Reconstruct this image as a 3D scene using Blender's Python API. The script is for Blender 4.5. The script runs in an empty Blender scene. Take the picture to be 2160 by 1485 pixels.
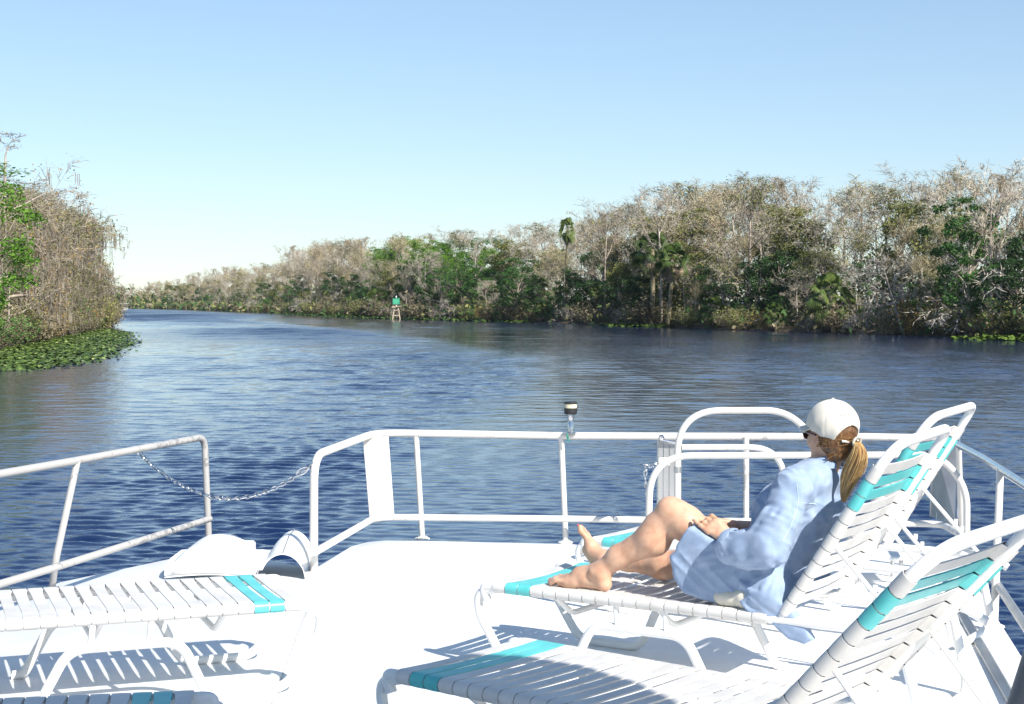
SKY_AIR, SKY_DUST, SKY_OZ, SKY_STR, SUN_STR, EXPO = 1.0, .1, 3.0, .1, 4.8, .75
WATER_COL = (.004, .016, .060, 1)
HAZE = .00005
import bpy, math, random
import numpy as np
from mathutils import Vector, Matrix
R = math.radians
scene = bpy.context.scene
COL = scene.collection
F_PX, CX, HZ, EYE = 3360.0, 1080.0, 634.0, 1.55   # lens in photo pixels, picture centre, horizon row, eye above deck
WZ = -2.55                                        # water level below the deck
PITCH = math.atan((742.5 - HZ) / F_PX)

# ---------------------------------------------------------------- objects
def link(o):
    COL.objects.link(o); return o
def props(o, label=None, cat=None, group=None, kind=None):
    if label: o['label'] = label
    if cat: o['category'] = cat
    if group: o['group'] = group
    if kind: o['kind'] = kind
    return o
def empty(name, loc=(0, 0, 0), rz=0.0, label=None, cat=None, group=None):
    o = bpy.data.objects.new(name, None); link(o)
    o.location = loc; o.rotation_euler = (0, 0, rz); o.empty_display_size = .1
    return props(o, label, cat, group)
def mesh_obj(name, verts, faces, mats, parent=None, smooth=True, midx=None):
    me = bpy.data.meshes.new(name)
    if isinstance(verts, np.ndarray): verts = verts.tolist()
    if isinstance(faces, np.ndarray): faces = faces.tolist()
    me.from_pydata(verts, [], faces)
    for m in (mats if isinstance(mats, (list, tuple)) else [mats]): me.materials.append(m)
    n = len(me.polygons)
    me.polygons.foreach_set('use_smooth', [bool(smooth)] * n)
    if midx is not None: me.polygons.foreach_set('material_index', midx)
    me.update()
    o = bpy.data.objects.new(name, me); link(o)
    if parent is not None: o.parent = parent
    return o
def big_mesh(name, V, Q, mat, parent=None, smooth=True):
    """numpy verts (n,3) and faces (m,k) of one size"""
    me = bpy.data.meshes.new(name)
    V = np.ascontiguousarray(V, dtype=np.float32); Q = np.ascontiguousarray(Q, dtype=np.int32)
    k = Q.shape[1]
    me.vertices.add(len(V)); me.vertices.foreach_set('co', V.ravel())
    me.loops.add(Q.size); me.loops.foreach_set('vertex_index', Q.ravel())
    me.polygons.add(len(Q)); me.polygons.foreach_set('loop_start', np.arange(0, Q.size, k, dtype=np.int32))
    me.polygons.foreach_set('use_smooth', np.full(len(Q), bool(smooth)))
    me.materials.append(mat)
    me.update(calc_edges=True); me.validate()
    o = bpy.data.objects.new(name, me); link(o)
    if parent is not None: o.parent = parent
    return o
def copy_tree(o, parent=None):
    c = o.copy(); COL.objects.link(c)
    if parent is not None: c.parent = parent
    for ch in list(o.children): copy_tree(ch, c)
    return c

# ---------------------------------------------------------------- geometry collector
def frames(pts, closed=False):
    P = [Vector(p) for p in pts]; n = len(P); T = []
    for i in range(n):
        a = P[(i - 1) % n] if (closed or i > 0) else P[i]
        b = P[(i + 1) % n] if (closed or i < n - 1) else P[i]
        t = (b - a)
        T.append(t.normalized() if t.length > 1e-9 else Vector((0, 0, 1)))
    up = Vector((0, 0, 1)) if abs(T[0].z) < .9 else Vector((0, 1, 0))
    u = T[0].cross(up).normalized(); U = [u]
    for i in range(1, n):
        u = U[-1] - T[i] * U[-1].dot(T[i])
        u = u.normalized() if u.length > 1e-6 else T[i].orthogonal().normalized()
        U.append(u)
    return P, T, U
class MB:
    def __init__(s): s.v = []; s.f = []; s.m = []
    def add(s, v, f, m=0):
        b = len(s.v); s.v += [tuple(x) for x in v]; s.f += [tuple(i + b for i in q) for q in f]; s.m += [m] * len(f)
    def tube(s, pts, r, seg=12, closed=False, m=0, caps=True):
        P, T, U = frames(pts, closed); n = len(P)
        rr = r if isinstance(r, (list, tuple)) else [r] * n
        v = []; f = []
        for i in range(n):
            w = T[i].cross(U[i])
            for j in range(seg):
                a = 2 * math.pi * j / seg
                v.append(P[i] + (U[i] * math.cos(a) + w * math.sin(a)) * rr[i])
        for i in range(n if closed else n - 1):
            k = (i + 1) % n
            for j in range(seg):
                l = (j + 1) % seg
                f.append((i * seg + j, i * seg + l, k * seg + l, k * seg + j))
        if caps and not closed:
            f.append(tuple(range(seg))[::-1]); f.append(tuple((n - 1) * seg + j for j in range(seg)))
        s.add(v, f, m)
    def box(s, c, size, M=None, m=0, bev=0.0):
        x, y, z = [a / 2 for a in size]; c = Vector(c)
        if bev > 0:
            b = min(bev, x * .9, y * .9, z * .9); v = []; 
            # chamfered box: 24 verts
            for sx in (-1, 1):
                for sy in (-1, 1):
                    for sz in (-1, 1):
                        v += [Vector((sx * x, sy * (y - b), sz * (z - b))), Vector((sx * (x - b), sy * y, sz * (z - b))), Vector((sx * (x - b), sy * (y - b), sz * z))]
            idx = lambda sx, sy, sz, k: ((sx > 0) * 4 + (sy > 0) * 2 + (sz > 0)) * 3 + k
            f = []
            for a in (-1, 1):
                f.append([idx(a, -1, -1, 0), idx(a, 1, -1, 0), idx(a, 1, 1, 0), idx(a, -1, 1, 0)])
                f.append([idx(-1, a, -1, 1), idx(1, a, -1, 1), idx(1, a, 1, 1), idx(-1, a, 1, 1)])
                f.append([idx(-1, -1, a, 2), idx(1, -1, a, 2), idx(1, 1, a, 2), idx(-1, 1, a, 2)])
                for b2 in (-1, 1):
                    f.append([idx(a, b2, -1, 0), idx(a, b2, -1, 1), idx(a, b2, 1, 1), idx(a, b2, 1, 0)])
                    f.append([idx(a, -1, b2, 0), idx(a, -1, b2, 2), idx(a, 1, b2, 2), idx(a, 1, b2, 0)])
                    f.append([idx(-1, a, b2, 1), idx(-1, a, b2, 2), idx(1, a, b2, 2), idx(1, a, b2, 1)])
                    for c2 in (-1, 1): f.append([idx(a, b2, c2, 0), idx(a, b2, c2, 1), idx(a, b2, c2, 2)])
        else:
            v = [Vector((sx * x, sy * y, sz * z)) for sx in (-1, 1) for sy in (-1, 1) for sz in (-1, 1)]
            f = [(0, 1, 3, 2), (4, 6, 7, 5), (0, 4, 5, 1), (2, 3, 7, 6), (0, 2, 6, 4), (1, 5, 7, 3)]
        if M is not None: v = [M @ p for p in v]
        s.add([p + c for p in v], f, m)
    def lathe(s, prof, c=(0, 0, 0), seg=24, m=0):
        v = []; f = []; c = Vector(c); n = len(prof)
        for r, z in prof:
            for j in range(seg):
                a = 2 * math.pi * j / seg; v.append(c + Vector((r * math.cos(a), r * math.sin(a), z)))
        for i in range(n - 1):
            for j in range(seg):
                l = (j + 1) % seg; f.append((i * seg + j, i * seg + l, (i + 1) * seg + l, (i + 1) * seg + j))
        f.append(tuple(range(seg))[::-1]); f.append(tuple((n - 1) * seg + j for j in range(seg)))
        s.add(v, f, m)
    def prism(s, poly, z0, z1, m=0):
        n = len(poly); v = [(x, y, z0) for x, y in poly] + [(x, y, z1) for x, y in poly]
        f = [tuple(range(n))[::-1], tuple(range(n, 2 * n))] + [(i, (i + 1) % n, n + (i + 1) % n, n + i) for i in range(n)]
        s.add(v, f, m)
    def build(s, name, mats, parent=None, smooth=True, auto=True):
        o = mesh_obj(name, s.v, s.f, mats, parent, smooth, s.m)
        import bmesh
        bm = bmesh.new(); bm.from_mesh(o.data); bmesh.ops.recalc_face_normals(bm, faces=bm.faces)
        if smooth and auto:
            for e in bm.edges:
                if len(e.link_faces) == 2 and e.calc_face_angle(0) > R(38): e.smooth = False
        bm.to_mesh(o.data); bm.free()
        return o
def rnd_path(pts, r=.06, n=6, closed=False):
    """round the corners of a polyline; r one radius or one per point"""
    P = [Vector(p) for p in pts]; out = []; N = len(P)
    for i, p in enumerate(P):
        ri = r[i] if isinstance(r, (list, tuple)) else r
        if (not closed and i in (0, N - 1)) or ri <= 0: out.append(p); continue
        a, b = P[(i - 1) % N], P[(i + 1) % N]; da, db = (a - p), (b - p)
        d = min(ri, da.length * .48, db.length * .48)
        p0, p1 = p + da.normalized() * d, p + db.normalized() * d
        for k in range(n + 1):
            t = k / n; out.append(p0 * (1 - t) ** 2 + p * 2 * t * (1 - t) + p1 * t * t)
    return out
def on_plane(px, py, z):      # the point of height z seen at that row and column: used to read real positions off the photo
    Y = (EYE - z) * F_PX / (py - HZ)
    return Vector(((px - CX) / F_PX * Y, Y, z))
def at_depth(px, py, Y):
    return Vector(((px - CX) / F_PX * Y, Y, EYE - (py - HZ) / F_PX * Y))

# ---------------------------------------------------------------- materials
def new_mat(name):
    m = bpy.data.materials.new(name); m.use_nodes = True
    return m, m.node_tree, m.node_tree.nodes['Principled BSDF']
def N(nt, t, **kw):
    n = nt.nodes.new(t)
    for k, v in kw.items():
        if k in n.inputs: n.inputs[k].default_value = v
        else: setattr(n, k, v)
    return n
def ramp(nt, fac, stops):
    r = nt.nodes.new('ShaderNodeValToRGB'); e = r.color_ramp.elements
    while len(e) < len(stops): e.new(.5)
    for el, (p, c) in zip(e, stops): el.position = p; el.color = (*c, 1) if len(c) == 3 else c
    nt.links.new(fac, r.inputs['Fac']); return r.outputs['Color']
def noise(nt, scale, detail=4, rough=.55, vec=None, coord='Object'):
    n = N(nt, 'ShaderNodeTexNoise'); n.inputs['Scale'].default_value = scale; n.inputs['Detail'].default_value = detail; n.inputs['Roughness'].default_value = rough
    if vec is None:
        tc = nt.nodes.new('ShaderNodeTexCoord'); vec = tc.outputs[coord]
    nt.links.new(vec, n.inputs['Vector']); return n.outputs['Fac']
def bump(nt, bs, h, strength=.2, dist=.01):
    b = N(nt, 'ShaderNodeBump'); b.inputs['Strength'].default_value = strength; b.inputs['Distance'].default_value = dist
    nt.links.new(h, b.inputs['Height']); nt.links.new(b.outputs['Normal'], bs.inputs['Normal']); return b
def mottled(name, c0, c1, scale=8, rough=.5, metal=0, bmp=.0, spec=.5, lo=.35, hi=.65, detail=5):
    m, nt, bs = new_mat(name)
    f = noise(nt, scale, detail)
    nt.links.new(ramp(nt, f, [(lo, c0), (hi, c1)]), bs.inputs['Base Color'])
    bs.inputs['Roughness'].default_value = rough; bs.inputs['Metallic'].default_value = metal; bs.inputs['Specular IOR Level'].default_value = spec
    if bmp: bump(nt, bs, noise(nt, scale * 6, 3), bmp, .004)
    return m
def paint_scuffed(name, base, worn, scale=9, amount=.68, rough=.35):
    m, nt, bs = new_mat(name)
    tc = nt.nodes.new('ShaderNodeTexCoord'); mp = N(nt, 'ShaderNodeMapping'); mp.inputs['Scale'].default_value = (1, 1, 1)
    nt.links.new(tc.outputs['Object'], mp.inputs['Vector'])
    f = noise(nt, scale, 8, .7, mp.outputs['Vector'])
    g = noise(nt, 1.3, 3, .6, mp.outputs['Vector'])
    mx = N(nt, 'ShaderNodeMath', operation='MULTIPLY'); nt.links.new(f, mx.inputs[0]); nt.links.new(g, mx.inputs[1])
    nt.links.new(ramp(nt, mx.outputs[0], [(amount * .5, base), (amount * .5 + .03, worn), (amount * .5 + .1, worn)]), bs.inputs['Base Color'])
    bs.inputs['Roughness'].default_value = rough
    return m
M = {}
M['rail'] = paint_scuffed('rail_paint', (.66, .635, .59), (.42, .40, .385), 14, .67)
M['rail_worn'] = paint_scuffed('rail_paint_worn', (.42, .405, .385), (.26, .255, .25), 22, .58)
M['tube'] = mottled('lounger_tube_paint', (.76, .75, .72), (.80, .79, .77), 5, .3)
M['strap'] = mottled('vinyl_strap_white', (.56, .54, .51), (.66, .64, .61), 7, .42, spec=.45)
M['teal'] = mottled('vinyl_strap_teal', (.085, .47, .465), (.13, .55, .54), 9, .38)
M['chrome'] = mottled('polished_steel', (.55, .55, .56), (.75, .75, .76), 20, .16, metal=1)
M['alu'] = mottled('brushed_aluminium', (.42, .42, .42), (.58, .57, .55), 3, .42, metal=.85)
M['board'] = mottled('panel_paint', (.60, .56, .50), (.72, .68, .62), 12, .5, bmp=.1)
M['black'] = mottled('black_plastic', (.012, .012, .013), (.03, .03, .03), 12, .45)
M['lens'] = mottled('lamp_lens', (.55, .50, .34), (.70, .65, .48), 14, .2)
M['gel'] = mottled('slide_gelcoat', (.74, .74, .73), (.82, .82, .81), 3, .3)
M['gel_in'] = mottled('slide_inside', (.20, .20, .19), (.30, .29, .27), 6, .6)
M['green_cord'] = mottled('green_cord', (.02, .16, .12), (.05, .28, .2), 40, .7)
M['wood'] = mottled('weathered_wood', (.24, .19, .14), (.50, .42, .32), 2.5, .85, bmp=.3)
M['day_green'] = mottled('green_board', (.04, .30, .17), (.06, .37, .22), 2, .5)
M['day_dark'] = mottled('green_board_edge', (.01, .12, .07), (.02, .16, .1), 2, .6)
M['day_red'] = mottled('orange_board', (.85, .12, .02), (.95, .2, .04), 2, .5)
M['white'] = mottled('plain_white', (.72, .72, .70), (.80, .80, .78), 4, .45)
# deck paint: white non-slip with faint scuffs
def deck_mat():
    m, nt, bs = new_mat('deck_paint')
    f = noise(nt, 2.2, 8, .65)
    nt.links.new(ramp(nt, f, [(.3, (.70, .70, .70)), (.55, (.80, .80, .80)), (.8, (.82, .82, .81))]), bs.inputs['Base Color'])
    bs.inputs['Roughness'].default_value = .55
    bump(nt, bs, noise(nt, 260, 2), .25, .002)
    return m
M['deck'] = deck_mat()
# ---------------------------------------------------------------- light, sky, camera
SUN_EL = 39.0
sun_dir = Vector((.61, -.79, 0)).normalized() * math.cos(R(SUN_EL)) + Vector((0, 0, math.sin(R(SUN_EL))))   # towards the sun
w = bpy.data.worlds.new('World'); scene.world = w; w.use_nodes = True
nt = w.node_tree; bg = nt.nodes['Background']
sky = nt.nodes.new('ShaderNodeTexSky'); sky.sky_type = 'NISHITA'; sky.sun_disc = False
sky.sun_elevation = R(SUN_EL); sky.sun_rotation = math.atan2(.61, -.79)
sky.altitude = 0; sky.air_density = SKY_AIR; sky.dust_density = SKY_DUST; sky.ozone_density = SKY_OZ
gm = nt.nodes.new('ShaderNodeGamma'); gm.inputs['Gamma'].default_value = .72; nt.links.new(sky.outputs[0], gm.inputs['Color'])
tn = nt.nodes.new('ShaderNodeVectorMath'); tn.operation = 'MULTIPLY'; q_ = 1.905 / 2 ** EXPO; tn.inputs[1].default_value = (1.08 * q_, 1.19 * q_, 1.29 * q_)
nt.links.new(gm.outputs[0], tn.inputs[0]); nt.links.new(tn.outputs[0], bg.inputs['Color']); bg.inputs['Strength'].default_value = SKY_STR
ld = bpy.data.lights.new('sun', 'SUN'); ld.energy = SUN_STR; ld.angle = R(.53); ld.color = (1.0, .955, .88)
lo = link(bpy.data.objects.new('sun', ld)); lo.rotation_euler = sun_dir.to_track_quat('Z', 'Y').to_euler(); lo.location = (20, -30, 40)
cd = bpy.data.cameras.new('camera'); cam = link(bpy.data.objects.new('camera', cd)); scene.camera = cam
cd.sensor_width = 36; cd.lens = 36 * F_PX / 2160; cd.clip_start = .05; cd.clip_end = 9000
cam.location = (0, 0, EYE); cam.rotation_euler = (R(90) - PITCH, 0, 0)
scene.view_settings.view_transform = 'Standard'; scene.view_settings.look = 'None'
scene.view_settings.exposure = EXPO; scene.view_settings.gamma = 1
scene.render.resolution_x = 1024; scene.render.resolution_y = 704
scene.cycles.max_bounces = 8; scene.cycles.transparent_max_bounces = 8

# ---------------------------------------------------------------- river
BANK = [(96, 60), (68, 128), (54.6, 170), (35.9, 215), (10.3, 287), (-25.9, 362), (-73, 505), (-147, 725), (-218, 870), (-330, 1000)]
LBANK = [(-30, 40), (-44, 136), (-53, 190), (-62, 246), (-120, 400), (-250, 830), (-380, 980)]
def water():
    rs = [0.0]
    r = 6.0; rs = [0.5, 2, 4]
    while r < 17: rs.append(r); r *= 1.02
    while r < 430: rs.append(r); r *= 1 + .0021 + .0028 * min(1, max(0, (r - 38) / 110))
    while r < 6000: rs.append(r); r *= 1.06
    rs = np.array(rs)
    half = 23.0
    fine = np.linspace(-half, half, 760)
    left = np.linspace(-180, -half, 60)[:-1]; right = np.linspace(half, 180, 60)[1:]
    th = np.radians(np.concatenate([left, fine, right]))
    RR, TH = np.meshgrid(rs, th, indexing='ij')
    X = RR * np.sin(TH); Y = RR * np.cos(TH); Z = np.full_like(X, 0.0)
    dr = np.gradient(rs)[:, None] * np.ones_like(X)
    rng = np.random.default_rng(5)
    # calm lane behind the boat (its wake) and calmer water near the banks
    arc = X - (-4 + 42 * np.exp(-((Y - 92) / 44.0) ** 2) * 0 + 0)
    # curved edge of the smoother lane: from (-14,300) round to (4,60) and back towards the stern
    ye = np.array([10, 27, 38, 46, 56, 70, 84, 98, 112, 130, 170, 246, 336]); xe = np.array([-2.6, -3.0, -3.1, -2.8, -1.4, 0, .5, .6, -.8, -2.8, -9.5, -29, -60])
    edge = np.interp(Y, ye, xe)
    lane = 1 / (1 + np.exp(np.clip(-(X - edge) / (.005 * Y + .15), -50, 50)))            # 1 to the right of the edge
    lane2 = 1 / (1 + np.exp(np.clip((X - (edge + .13 * Y + 1)) / (.03 * Y + .5), -50, 50)))
    calm = lane * lane2
    rough_in = np.exp(-((X - edge + .06 * Y) / (.085 * Y + .5)) ** 2) * (Y < 230) * (1 - lane)
    amp = 1 - .70 * calm + .75 * rough_in
    bx = np.interp(Y, [p[1] for p in BANK], [p[0] for p in BANK]); bd = np.abs(bx - X) * .75
    lx = np.interp(Y, [p[1] for p in LBANK], [p[0] for p in LBANK]); ldist = np.abs(X - lx) * .9 + np.clip(Y - 300, 0, 1e9)
    amp = amp * (1 - .80 * np.exp(-(bd / 20) ** 1.5)) * (1 - .72 * np.exp(-(ldist / 24) ** 1.6))
    nw = 84
    wl = np.exp(rng.uniform(np.log(.15), np.log(.80), nw))
    ang = rng.normal(R(264), R(24), nw)
    wl = np.concatenate([wl, np.exp(rng.uniform(np.log(.95), np.log(3.4), 46)), np.exp(rng.uniform(np.log(3.2), np.log(13), 40))]); ang = np.concatenate([ang, rng.normal(R(264), R(26), 86)])
    D_ = np.hypot(X, Y); sm = lambda a, b: np.clip((D_ - a) / (b - a), 0, 1) ** 1.0
    wmid, wfar = sm(38, 120), sm(130, 300)
    for i in range(len(wl)):
        zone = 1.0 if i < nw else (wmid if i < nw + 46 else wfar)
        k = 2 * np.pi / wl[i]
        s = .047 * (wl[i] / .5) ** (.12) if i < nw else .05                             # slope of this wave
        a = s / k
        fade = np.clip((wl[i] / dr - 3.0) / 4.0, 0, 1)
        ph = rng.uniform(0, 6.28)
        wob = .6 * np.sin(X * .11 + i) + .6 * np.sin(Y * .07 + 2 * i)
        env = .62 + .38 * np.sin(X * rng.uniform(.1, .5) + rng.uniform(0, 6)) * np.sin(Y * rng.uniform(.05, .3) + rng.uniform(0, 6))
        p = k * (X * math.cos(ang[i]) + Y * math.sin(ang[i])) + ph + wob
        Z += a * fade * env * zone * (np.sin(p) + .22 * np.cos(2 * p)) * amp
    nr, nc = X.shape
    V = np.stack([X, Y, Z + WZ], -1).reshape(-1, 3)
    I = np.arange(nr * nc).reshape(nr, nc)
    Q = np.stack([I[:-1, :-1], I[:-1, 1:], I[1:, 1:], I[1:, :-1]], -1).reshape(-1, 4)
    m, nt, bs = new_mat('river_water')
    bs.inputs['Base Color'].default_value = WATER_COL
    bs.inputs['IOR'].default_value = 1.40
    geo = nt.nodes.new('ShaderNodeNewGeometry')
    at = N(nt, 'ShaderNodeAttribute'); at.attribute_name = 'chop'
    def layer(sx, sy, rot, det=3, rough=.6):
        mp = N(nt, 'ShaderNodeMapping'); mp.inputs['Scale'].default_value = (sx, sy, 1); mp.inputs['Rotation'].default_value = (0, 0, rot)
        nt.links.new(geo.outputs['Position'], mp.inputs['Vector'])
        return noise(nt, 1.0, det, rough, mp.outputs['Vector'])
    def maprange(v, a, b, c, d):
        n = N(nt, 'ShaderNodeMapRange'); n.inputs['From Min'].default_value = a; n.inputs['From Max'].default_value = b; n.inputs['To Min'].default_value = c; n.inputs['To Max'].default_value = d
        nt.links.new(v, n.inputs['Value']); return n.outputs[0]
    def mul(a, b):
        n = N(nt, 'ShaderNodeMath', operation='MULTIPLY'); nt.links.new(a, n.inputs[0]); nt.links.new(b, n.inputs[1]); return n.outputs[0]
    ln = N(nt, 'ShaderNodeVectorMath', operation='LENGTH'); nt.links.new(geo.outputs['Position'], ln.inputs[0]); D = ln.outputs['Value']
    patch = maprange(layer(.03, .012, .25, 3), .35, .65, .55, 1.25)        # breeze patches
    chop = mul(at.outputs['Fac'], patch)
    nt.links.new(mul(maprange(D, 60, 420, .02, .40), chop), bs.inputs['Roughness'])
    prev = None
    for (sx, sy, rot, det, dist, ramp_) in ((5.0, 6.5, .1, 3, .022, (0, 60, 1, .6)), (1.5, .7, -.06, 4, .20, (30, 110, 0, 1)), (.6, .10, .04, 4, 1.6, (150, 420, 0, 1))):
        b = N(nt, 'ShaderNodeBump'); b.inputs['Distance'].default_value = dist
        nt.links.new(layer(sx, sy, rot, det), b.inputs['Height']); nt.links.new(mul(maprange(D, *ramp_), chop), b.inputs['Strength'])
        if prev is not None: nt.links.new(prev.outputs['Normal'], b.inputs['Normal'])
        prev = b
    nt.links.new(prev.outputs['Normal'], bs.inputs['Normal'])
    o = big_mesh('water', V, Q, m); atr = o.data.attributes.new('chop', 'FLOAT', 'POINT'); atr.data.foreach_set('value', np.clip(amp, .12, 1.75).astype(np.float32).ravel()); props(o, 'rippled dark blue river water', None, None, 'structure')
water()

# ---------------------------------------------------------------- banks
M['soil'] = mottled('bank_soil', (.035, .026, .016), (.10, .075, .045), .6, .95, detail=8)
def seg_normal_offset(pts, off):
    out = []
    for i, p in enumerate(pts):
        a = Vector(pts[max(i - 1, 0)]); b = Vector(pts[min(i + 1, len(pts) - 1)]); t = (b - a).normalized()
        out.append((p[0] + t.y * off, p[1] - t.x * off))
    return out
def bank(name, line, side, label):
    rng = random.Random(3); fine = []
    for (a, b) in zip(line[:-1], line[1:]):
        n = max(2, int((Vector(b) - Vector(a)).length / 5))
        for k in range(n):
            t = k / n; fine.append((a[0] + (b[0] - a[0]) * t + rng.uniform(-.8, .8), a[1] + (b[1] - a[1]) * t + rng.uniform(-.8, .8)))
    fine.append(line[-1])
    rows = []
    for off, z in ((-1.0, -.5), (0, .02), (1.2, .35), (4, .6), (15, .8), (60, 1.0), (900, 1.2), (5000, 1.2)):
        rows.append([(x, y, WZ + z + (rng.uniform(-.12, .12) if 0 < off < 60 else 0)) for x, y in seg_normal_offset(fine, off * side)])
    v = [p for r in rows for p in r]; n = len(fine)
    f = [(i * n + j, i * n + j + 1, (i + 1) * n + j + 1, (i + 1) * n + j) for i in range(len(rows) - 1) for j in range(n - 1)]
    o = mesh_obj(name, v, f, M['soil']); props(o, label, None, None, 'structure'); return fine
FINE_R = bank('terrain', BANK, 1, 'dark muddy bank along the long wooded shore')
FINE_L = bank('terrain', LBANK, -1, 'muddy ground under the mossy trees behind the lily pads')

# ---------------------------------------------------------------- river air
def haze():
    lo, hi = (-900, -80, WZ - 4.2), (500, 1150, 27); mb = MB(); mb.box([(a + b) / 2 for a, b in zip(lo, hi)], [b - a for a, b in zip(lo, hi)])
    m = bpy.data.materials.new('thin_haze'); m.use_nodes = True; nt = m.node_tree
    for n in list(nt.nodes): nt.nodes.remove(n)
    v = nt.nodes.new('ShaderNodeVolumePrincipled'); out = nt.nodes.new('ShaderNodeOutputMaterial'); v.inputs['Color'].default_value = (.80, .88, 1, 1); v.inputs['Density'].default_value = HAZE; v.inputs['Anisotropy'].default_value = .2
    nt.links.new(v.outputs[0], out.inputs['Volume'])
    o = mb.build('haze', m, smooth=False); props(o, 'thin bluish river haze in front of the farthest trees', 'haze', None, 'stuff')
if HAZE > 0: haze()
# ---------------------------------------------------------------- plants
def tree_mat(name, stops, rough=.85, var=.16, transl=0.0, patch=1.2):
    """bark, twig or leaf colours: clump noise mixed with a per-tree shift"""
    m, nt, bs = new_mat(name)
    oi = nt.nodes.new('ShaderNodeObjectInfo')
    geo = nt.nodes.new('ShaderNodeNewGeometry')
    n1 = noise(nt, patch, 4, .65, geo.outputs['Position'])
    a = N(nt, 'ShaderNodeMath', operation='MULTIPLY_ADD'); a.inputs[1].default_value = var * 2; a.inputs[2].default_value = -var
    nt.links.new(oi.outputs['Random'], a.inputs[0])
    b = N(nt, 'ShaderNodeMath', operation='ADD'); nt.links.new(n1, b.inputs[0]); nt.links.new(a.outputs[0], b.inputs[1])
    col = ramp(nt, b.outputs[0], stops)
    nt.links.new(col, bs.inputs['Base Color']); bs.inputs['Roughness'].default_value = rough; bs.inputs['Specular IOR Level'].default_value = .25
    if transl > 0:
        tr = N(nt, 'ShaderNodeBsdfTranslucent'); nt.links.new(col, tr.inputs['Color'])
        mx = N(nt, 'ShaderNodeMixShader'); mx.inputs[0].default_value = transl
        nt.links.new(bs.outputs[0], mx.inputs[1]); nt.links.new(tr.outputs[0], mx.inputs[2])
        nt.links.new(mx.outputs[0], nt.nodes['Material Output'].inputs['Surface'])
    return m
T = {}
T['bark'] = tree_mat('bark_pale', [(.2, (.17, .135, .10)), (.5, (.37, .31, .25)), (.8, (.58, .52, .44))])
T['twig_grey'] = tree_mat('twigs_grey', [(0.2, (0.203, 0.173, 0.132)), (0.5, (0.429, 0.374, 0.293)), (0.8, (0.609, 0.547, 0.444))])
T['twig_tan'] = tree_mat('twigs_tan', [(0.2, (0.208, 0.168, 0.101)), (0.5, (0.416, 0.347, 0.212)), (0.8, (0.57, 0.492, 0.313))])
T['bud_red'] = tree_mat('buds_rust', [(0.2, (0.147, 0.086, 0.057)), (0.5, (0.305, 0.196, 0.132)), (0.8, (0.451, 0.333, 0.23))], transl=.2)
T['leaf_olive'] = tree_mat('leaves_olive', [(0.2, (0.084, 0.098, 0.028)), (0.5, (0.21, 0.224, 0.07)), (0.8, (0.364, 0.35, 0.126))], transl=.25)
T['leaf_green'] = tree_mat('leaves_green', [(0.2, (0.028, 0.07, 0.017)), (0.5, (0.077, 0.175, 0.042)), (0.8, (0.168, 0.308, 0.077))], transl=.25)
T['leaf_dark'] = tree_mat('leaves_dark', [(0.2, (0.017, 0.043, 0.014)), (0.5, (0.051, 0.109, 0.032)), (0.8, (0.102, 0.189, 0.058))], transl=.2)
T['leaf_fresh'] = tree_mat('leaves_fresh', [(0.2, (0.046, 0.115, 0.014)), (0.5, (0.127, 0.265, 0.034)), (0.8, (0.276, 0.437, 0.069))], transl=.35)
T['moss'] = tree_mat('hanging_moss', [(.2, (.11, .095, .07)), (.5, (.24, .205, .16)), (.8, (.36, .315, .25))], transl=.2)
T['frond'] = tree_mat('palm_fronds', [(.2, (.03, .055, .012)), (.5, (.07, .115, .025)), (.8, (.18, .22, .06))], rough=.5, transl=.2)
T['frond_dead'] = tree_mat('dead_fronds', [(.2, (.14, .09, .05)), (.5, (.32, .24, .15)), (.8, (.48, .40, .28))])
T['twig_moss'] = tree_mat('twigs_mossy', [(0.2, (0.098, 0.081, 0.057)), (0.5, (0.23, 0.19, 0.138)), (0.8, (0.38, 0.322, 0.241))])
T['brush'] = tree_mat('brush_brown', [(0.2, (0.065, 0.058, 0.033)), (0.5, (0.182, 0.156, 0.091)), (0.8, (0.351, 0.293, 0.195))])
T['rust'] = tree_mat('leaves_rust', [(.2, (.13, .07, .02)), (.5, (.28, .17, .05)), (.8, (.38, .28, .09))], transl=.2)
T['snag'] = tree_mat('dead_wood_pale', [(0.2, (0.18, 0.158, 0.135)), (0.5, (0.325, 0.289, 0.248)), (0.8, (0.469, 0.428, 0.379))])

class Tree:
    def __init__(s, seed): s.r = random.Random(seed); s.wood = []; s.tw = []; s.tips = []
    def limb(s, p, d, L, r, seg=6, wander=.16, lift=.0, r_end=.25):
        """bent tapering limb; returns its points, directions and radii"""
        pts = [p.copy()]; rr = [r]; d = d.normalized()
        for i in range(seg):
            d = (d + Vector((s.r.uniform(-1, 1), s.r.uniform(-1, 1), s.r.uniform(-1, 1))) * wander + Vector((0, 0, lift))).normalized()
            p = p + d * (L / seg); pts.append(p.copy()); rr.append(r * (1 - (1 - r_end) * (i + 1) / seg))
        return pts, rr
def crook(axis, ang, spin):
    q = axis.orthogonal().normalized(); q = Matrix.Rotation(spin, 3, axis) @ q
    return (axis * math.cos(ang) + q * math.sin(ang)).normalized()
def along(pts, t):
    x = t * (len(pts) - 1); i = min(int(x), len(pts) - 2); f = x - i
    return pts[i].lerp(pts[i + 1], f), (pts[i + 1] - pts[i]).normalized(), i
def twig_tris(items):
    V = []; Fc = []
    for p, q, w, n in items:
        b = len(V); V += [p - n * w, p + n * w, q]; Fc.append((b, b + 1, b + 2))
    return V, Fc
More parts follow.
